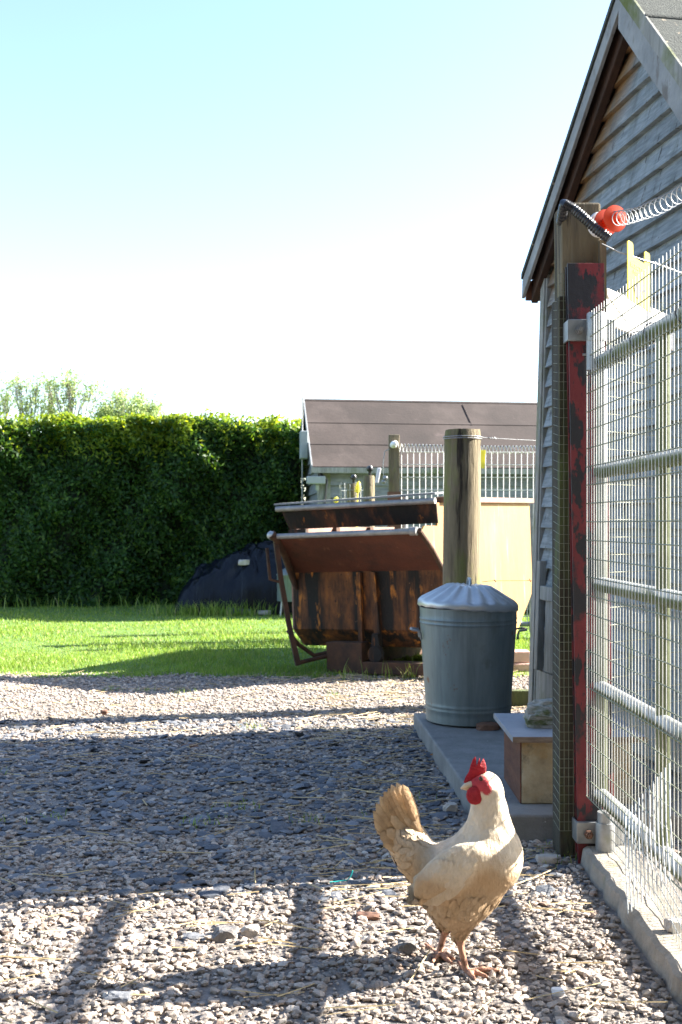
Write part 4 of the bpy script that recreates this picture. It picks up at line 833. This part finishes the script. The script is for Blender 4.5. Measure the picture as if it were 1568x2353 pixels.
def sdf(Q):
    d = None
    for i, p in enumerate(prims):
        if p[0] == 'e':
            q = Q-p[1]; c, s = math.cos(p[5]), math.sin(p[5]); x = q[..., 0]*c+q[..., 2]*s; z = -q[..., 0]*s+q[..., 2]*c
            k0 = np.sqrt((x/p[2])**2+(q[..., 1]/p[4])**2+(z/p[3])**2); k1 = np.sqrt((x/p[2]**2)**2+(q[..., 1]/p[4]**2)**2+(z/p[3]**2)**2)
            e = k0*(k0-1)/np.maximum(k1, 1e-9); kk = .028
        else:
            a_, b_ = p[1], p[3]; ab = b_-a_; t = np.clip(((Q-a_) @ ab)/(ab @ ab), 0, 1); e = np.linalg.norm(Q-a_-t[..., None]*ab, axis=-1)-(p[2]+(p[4]-p[2])*t); kk = p[5]
        if d is None: d = e
        else:
            h_ = np.clip(.5+.5*(d-e)/kk, 0, 1); d = d*(1-h_)+e*h_-kk*h_*(1-h_)
    return d
def surface_nets(lo, hi, h_):
    ax_ = [np.arange(lo[i], hi[i]+h_, h_) for i in range(3)]; G = np.stack(np.meshgrid(*ax_, indexing='ij'), -1)
    D = np.concatenate([sdf(G[i:i+16]) for i in range(0, G.shape[0], 16)], 0); ins = D < 0; nx, ny, nz = [n-1 for n in D.shape]
    acc = np.zeros((nx, ny, nz, 3)); cnt = np.zeros((nx, ny, nz))
    cs = [(i, j, k) for i in (0, 1) for j in (0, 1) for k in (0, 1)]
    for a_ in cs:
        for axn in range(3):
            if a_[axn]: continue
            b_ = list(a_); b_[axn] = 1
            A = D[a_[0]:a_[0]+nx, a_[1]:a_[1]+ny, a_[2]:a_[2]+nz]; B = D[b_[0]:b_[0]+nx, b_[1]:b_[1]+ny, b_[2]:b_[2]+nz]
            cr = (A < 0) != (B < 0); t = np.where(cr, A/np.where(cr, A-B, 1), 0)
            for c_ in range(3): acc[..., c_] += np.where(cr, a_[c_]+(t if c_ == axn else 0), 0)
            cnt += cr
    mk = cnt > 0; idx = -np.ones(cnt.shape, int); idx[mk] = np.arange(mk.sum())
    V = (acc[mk]/cnt[mk][:, None]+np.argwhere(mk))*h_+np.array(lo); Q = []
    for axn in range(3):
        o1, o2 = [(1, 2), (2, 0), (0, 1)][axn]
        sl0 = [slice(None)]*3; sl1 = [slice(None)]*3; sl0[axn] = slice(0, -1); sl1[axn] = slice(1, None)
        cr = np.argwhere(ins[tuple(sl0)] != ins[tuple(sl1)]); s_ = ins[tuple(sl0)][tuple(cr.T)]
        ok = np.all([(cr[:, o] > 0) & (cr[:, o] < D.shape[o]-1) for o in (o1, o2)], 0); cr, s_ = cr[ok], s_[ok]
        def cell(d1, d2):
            c_ = cr.copy(); c_[:, o1] -= d1; c_[:, o2] -= d2; return idx[tuple(c_.T)]
        q = np.stack([cell(1, 1), cell(0, 1), cell(0, 0), cell(1, 0)], 1); q[~s_] = q[~s_][:, ::-1]; Q.append(q)
    return V, np.concatenate(Q)
x0, x1 = hz(100, 0).x, hz(1450, 0).x
HV, HF = surface_nets((x0, 2.20, -.002), (x1, 2.47, .50), .0032)
def to_z(V):    # back to picture units, for the plumage pattern
    return ((V[:, 0]*F/V[:, 1]+CX)*1.5944-1300)/.4464, ((HY-(V[:, 2]-CH)*F/V[:, 1])*1.5944-2700)/.4464
def sst(a_, b_, x): t = np.clip((x-a_)/(b_-a_), 0, 1); return t*t*(3-2*t)
def plumage(V, jit=None):
    zx, zy = to_z(V); nz_ = np.array([mnoise.noise(Vector(p)*22) for p in V])*.5+np.array([mnoise.noise(Vector(p)*60) for p in V])*.25
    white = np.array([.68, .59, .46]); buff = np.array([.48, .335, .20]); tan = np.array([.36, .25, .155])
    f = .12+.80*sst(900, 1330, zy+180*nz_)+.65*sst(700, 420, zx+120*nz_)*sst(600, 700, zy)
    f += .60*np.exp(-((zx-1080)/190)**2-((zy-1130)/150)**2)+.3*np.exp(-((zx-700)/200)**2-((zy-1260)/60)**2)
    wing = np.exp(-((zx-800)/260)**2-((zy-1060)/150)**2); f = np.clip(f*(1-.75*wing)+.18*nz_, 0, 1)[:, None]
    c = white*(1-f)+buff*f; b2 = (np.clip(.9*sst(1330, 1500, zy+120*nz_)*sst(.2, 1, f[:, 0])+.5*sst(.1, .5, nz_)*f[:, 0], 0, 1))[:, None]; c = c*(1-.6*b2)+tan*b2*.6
    return c
cols = plumage(HV); zx, zy = to_z(HV)
leg = sst(1655, 1690, zy) if False else (sst(1650, 1690, zy-60*(zx < 790)*-1*1.0))
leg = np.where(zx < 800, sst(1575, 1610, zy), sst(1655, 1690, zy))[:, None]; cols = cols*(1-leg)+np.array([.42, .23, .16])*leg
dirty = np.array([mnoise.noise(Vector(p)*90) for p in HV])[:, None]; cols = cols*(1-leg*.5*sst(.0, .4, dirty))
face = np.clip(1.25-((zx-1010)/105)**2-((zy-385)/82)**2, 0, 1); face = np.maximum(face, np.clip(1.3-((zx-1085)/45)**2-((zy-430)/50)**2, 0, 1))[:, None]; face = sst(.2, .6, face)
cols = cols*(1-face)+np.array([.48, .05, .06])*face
e1 = HV[HF[:, 2]]-HV[HF[:, 0]]; e2 = HV[HF[:, 3]]-HV[HF[:, 1]]; fnm = np.cross(e1, e2); VN = np.zeros_like(HV)
for k_ in range(4): np.add.at(VN, HF[:, k_], fnm)
VN /= np.linalg.norm(VN, axis=1)[:, None]+1e-12
ruf = np.array([mnoise.noise(Vector((p[0]*34+p[2]*22, p[1]*60, p[2]*46-p[0]*16)))*.0017+mnoise.noise(Vector((p[0]*80+p[2]*40, p[1]*110, p[2]*95-p[0]*30)))*.0009 for p in HV])
HV2 = HV+VN*(ruf*(1-leg[:, 0])*(1-face[:, 0]))[:, None]
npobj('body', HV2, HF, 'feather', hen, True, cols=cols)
from mathutils.kdtree import KDTree
kd = KDTree(len(HV))
for i, p in enumerate(HV): kd.insert(p, i)
kd.balance()
# feathers laid over the body
tri = HV[HF]; cen = tri.mean(1); nrm = np.cross(tri[:, 2]-tri[:, 0], tri[:, 3]-tri[:, 1]); ar = np.linalg.norm(nrm, axis=1); nrm /= ar[:, None]+1e-12
zx, zy = to_z(cen); ok = np.where(zx < 800, zy < 1560, zy < 1640) & ~((((zx-1020)/150)**2+((zy-390)/125)**2) < 1)
g = np.random.default_rng(77); pr = ar*ok*np.where(zy > 1330, 3.0, .0)+ar*ok*1.6*((zx < 640) & (zy < 900))+ar*ok*.8*((zx < 480) & (zy > 900)); NFE = 2600; ch = g.choice(len(cen), NFE, p=pr/pr.sum()); pc_, nn = cen[ch]+g.normal(0, .0012, (NFE, 3)), nrm[ch]; zx, zy = zx[ch], zy[ch]
fl = np.where((zy < 800)[:, None], np.array([-.12, 0, -1.0]), np.where((zy > 1280)[:, None], np.array([-.45, 0, -.9]), np.array([-1.0, 0, -.42])))
fl = np.where(((zx < 620) & (zy < 900))[:, None], np.array([-.6, 0, .5]), fl)+g.normal(0, .16, (NFE, 3))
tg = fl-(fl*nn).sum(1)[:, None]*nn; tg /= np.linalg.norm(tg, axis=1)[:, None]; bt = np.cross(nn, tg)
L = np.where(zy < 760, .012, np.where(zy > 1280, .015, .016))*g.uniform(.75, 1.25, NFE); Wf = L*np.where(zy < 760, .24, .36)
fluff = np.where(zy > 1300, 1.3, 1.0)
row = lambda t_, w_, up: (pc_+tg*(L*t_)[:, None]+nn*(up*L)[:, None], bt*(Wf*w_)[:, None])
Vv = []
for t_, w_, up in ((-.3, .35, -.02), (.2, .9, .008), (.7, 1.0, .016), (1.0, .62, .018), (1.12, .15, .014)):
    c_, b_ = row(t_, w_, up*fluff); Vv += [c_-b_, c_+nn*(Wf*.05*w_)[:, None], c_+b_]
Vv = np.stack(Vv, 1); fq = np.array([[3*i+3+j, 3*i+4+j, 3*i+j+1, 3*i+j] for i in range(4) for j in range(2)])
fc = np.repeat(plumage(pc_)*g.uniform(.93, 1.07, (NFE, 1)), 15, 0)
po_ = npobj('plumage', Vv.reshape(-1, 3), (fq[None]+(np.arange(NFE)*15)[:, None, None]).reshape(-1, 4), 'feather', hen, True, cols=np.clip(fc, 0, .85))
vn = np.repeat(nn+tg*g.normal(0, .10, (NFE, 1))+bt*g.normal(0, .10, (NFE, 1)), 15, 0); vn += np.tile(np.repeat(np.array([0, .02, .04, .09, .12]), 3), NFE)[:, None]*np.repeat(tg, 15, 0); vn /= np.linalg.norm(vn, axis=1)[:, None]
po_.data.normals_split_custom_set_from_vertices(vn.tolist())
def feather(mb, base, tip, nrm_, wid, bow=.0, k_=9):
    base, tip, nrm_ = Vector(base), Vector(tip), Vector(nrm_).normalized(); ax_ = tip-base; L_ = ax_.length; ax_.normalize(); b_ = nrm_.cross(ax_).normalized(); vs = []
    for i in range(k_+1):
        t = i/k_; w_ = wid*(.35+.65*min(1, t*2.2))*(1 if t < .8 else math.sqrt(max(0, 1-((t-.8)/.2)**2))*.97+.03); c_ = base+ax_*L_*t+nrm_*bow*math.sin(math.pi*t*.5)*L_
        vs += [c_-b_*w_, c_-b_*w_*.5+nrm_*w_*.10, c_+nrm_*w_*.2, c_+b_*w_*.5+nrm_*w_*.10, c_+b_*w_]
    return mb.add(vs, [(5*i+5+j, 5*i+6+j, 5*i+j+1, 5*i+j) for i in range(k_) for j in range(4)], True)
# tail fan
m = MB(); tips = [(165, 690), (160, 610), (175, 540), (210, 480), (240, 440), (275, 420), (310, 385), (355, 378), (400, 395)]
for side_, dY in ((0, -.018), (1, .0), (2, .016)):
    for i, (tx, ty) in enumerate(tips):
        f_ = i/(len(tips)-1); bx_, by_ = 430+f_*110, 900-f_*110; jx = side_*10-10
        feather(m, hz(bx_, by_, 2.352+dY*.5-.001*i), hz(tx+jx+random.uniform(-8, 8), ty+random.uniform(-10, 10)+side_*14, 2.352+dY-.0022*i), (.10+.25*f_, -1, .12), (46+random.uniform(-5, 5))*UN, .03)
for tx, ty, bx_, by_ in ((205, 790, 420, 930), (230, 850, 420, 960), (260, 760, 460, 900), (330, 690, 500, 860), (420, 640, 540, 800), (470, 690, 560, 830), (300, 640, 480, 860), (380, 560, 530, 800)):
    feather(m, hz(bx_, by_, 2.335), hz(tx, ty, 2.328), (.1, -1, .15), 42*UN, .04)
obj('tail', m, 'tail_feather', hen)
# wing: rows of coverts and folded primaries
m = MB(); wf = []
for r_i, (n_, x0_, y0_, x1_, y1_, ln) in enumerate(((7, 640, 1235, 830, 1225, 250), (8, 610, 1160, 900, 1200, 215), (8, 640, 1090, 930, 1130, 190), (7, 720, 1010, 980, 1070, 165), (6, 800, 950, 1000, 1000, 140))):
    for i in range(n_):
        f_ = i/(n_-1); bx_, by_ = x0_+(x1_-x0_)*f_, y0_+(y1_-y0_)*f_; a_ = R(215+(0 if r_i else 6*f_-4))
        dy = .0035*r_i
        feather(m, hz(bx_, by_, YB-.100-dy+.012*(1-f_)), hz(bx_+ln*math.cos(a_), by_-ln*math.sin(a_), YB-.096-dy+.030*(1-f_)), (-.25, -1, .12), 40*UN, .012)
wo_ = obj('wing', m, 'feather', hen)
wn = []
for v in wo_.data.vertices:
    c_, i_, d_ = kd.find(v.co+origin(hen)); wn.append((Vector(VN[i_])*.75+v.normal*(.25 if v.normal.dot(Vector(VN[i_])) > 0 else -.25)).normalized()[:])
wo_.data.normals_split_custom_set_from_vertices(wn)
zwv = np.array([(v.co+origin(hen))[:] for v in wo_.data.vertices]); wc = plumage(zwv)*.6+np.array([.72, .64, .52])*.4
tx, ty = to_z(zwv); dk = sst(700, 520, tx)[:, None]; wc = wc*(1-dk*.35)+np.array([.40, .30, .20])*dk*.35
a = wo_.data.attributes.new('col', 'FLOAT_COLOR', 'POINT'); a.data.foreach_set('color', np.c_[wc, np.ones(len(wc))].ravel())
# comb, wattles, beak, eyes
cb = [(895, 372), (935, 385), (985, 355), (1020, 320), (1075, 292), (1080, 250), (1072, 215), (1056, 176), (1044, 205), (1034, 232), (1026, 172), (1012, 205), (1002, 235), (992, 160), (970, 185), (950, 240), (938, 285), (912, 325)]
m = MB(); n_ = len(cb); cm = Vector(); 
ring = [[hz(x_, y_, 2.297+o_) for x_, y_ in cb] for o_ in (-.0038, .0038)]
cc = (1000, 290)
inner = [[hz(cc[0]+(x_-cc[0])*.80, cc[1]+(y_-cc[1])*.86, 2.297+o_) for x_, y_ in cb] for o_ in (-.0055, .0055)]
edge_ = [hz(x_+(x_-cc[0])*.02, y_+(y_-cc[1])*.02, 2.297) for x_, y_ in cb]
V_ = inner[0]+ring[0]+edge_+ring[1]+inner[1]; fs = [tuple(range(n_))]+[(k_*n_+i, (k_+1)*n_+i, (k_+1)*n_+(i+1) % n_, k_*n_+(i+1) % n_) for k_ in range(4) for i in range(n_)]+[tuple(reversed(range(4*n_, 5*n_)))]
m.add(V_, fs, True); obj('comb', m, 'comb_red', hen)
for o_ in (-.012, .008):
    m = MB(); m.sphere(hz(990, 480, 2.29+o_), (74*UN, .0065, 78*UN)); 
    for v in m.v:
        v.x += .0012*mnoise.noise(v*90); v.z += .0016*mnoise.noise(v*110+Vector((5, 0, 0)))
    obj('wattle', m, 'comb_red', hen)
m = MB(); m.tube([hz(985, 395, 2.294), hz(945, 398, 2.292), hz(905, 408, 2.29), hz(870, 424, 2.289)], [.0115, .0092, .0062, .0016], 12)
m.tube([hz(975, 418, 2.294), hz(940, 424, 2.292), hz(888, 426, 2.29)], [.008, .006, .0015], 10); obj('beak', m, 'beak', hen)
for yy in (2.268, 2.328):
    m = MB(); m.sphere(hz(1038, 342, yy), .0052); obj('eye', m, 'eye', hen)
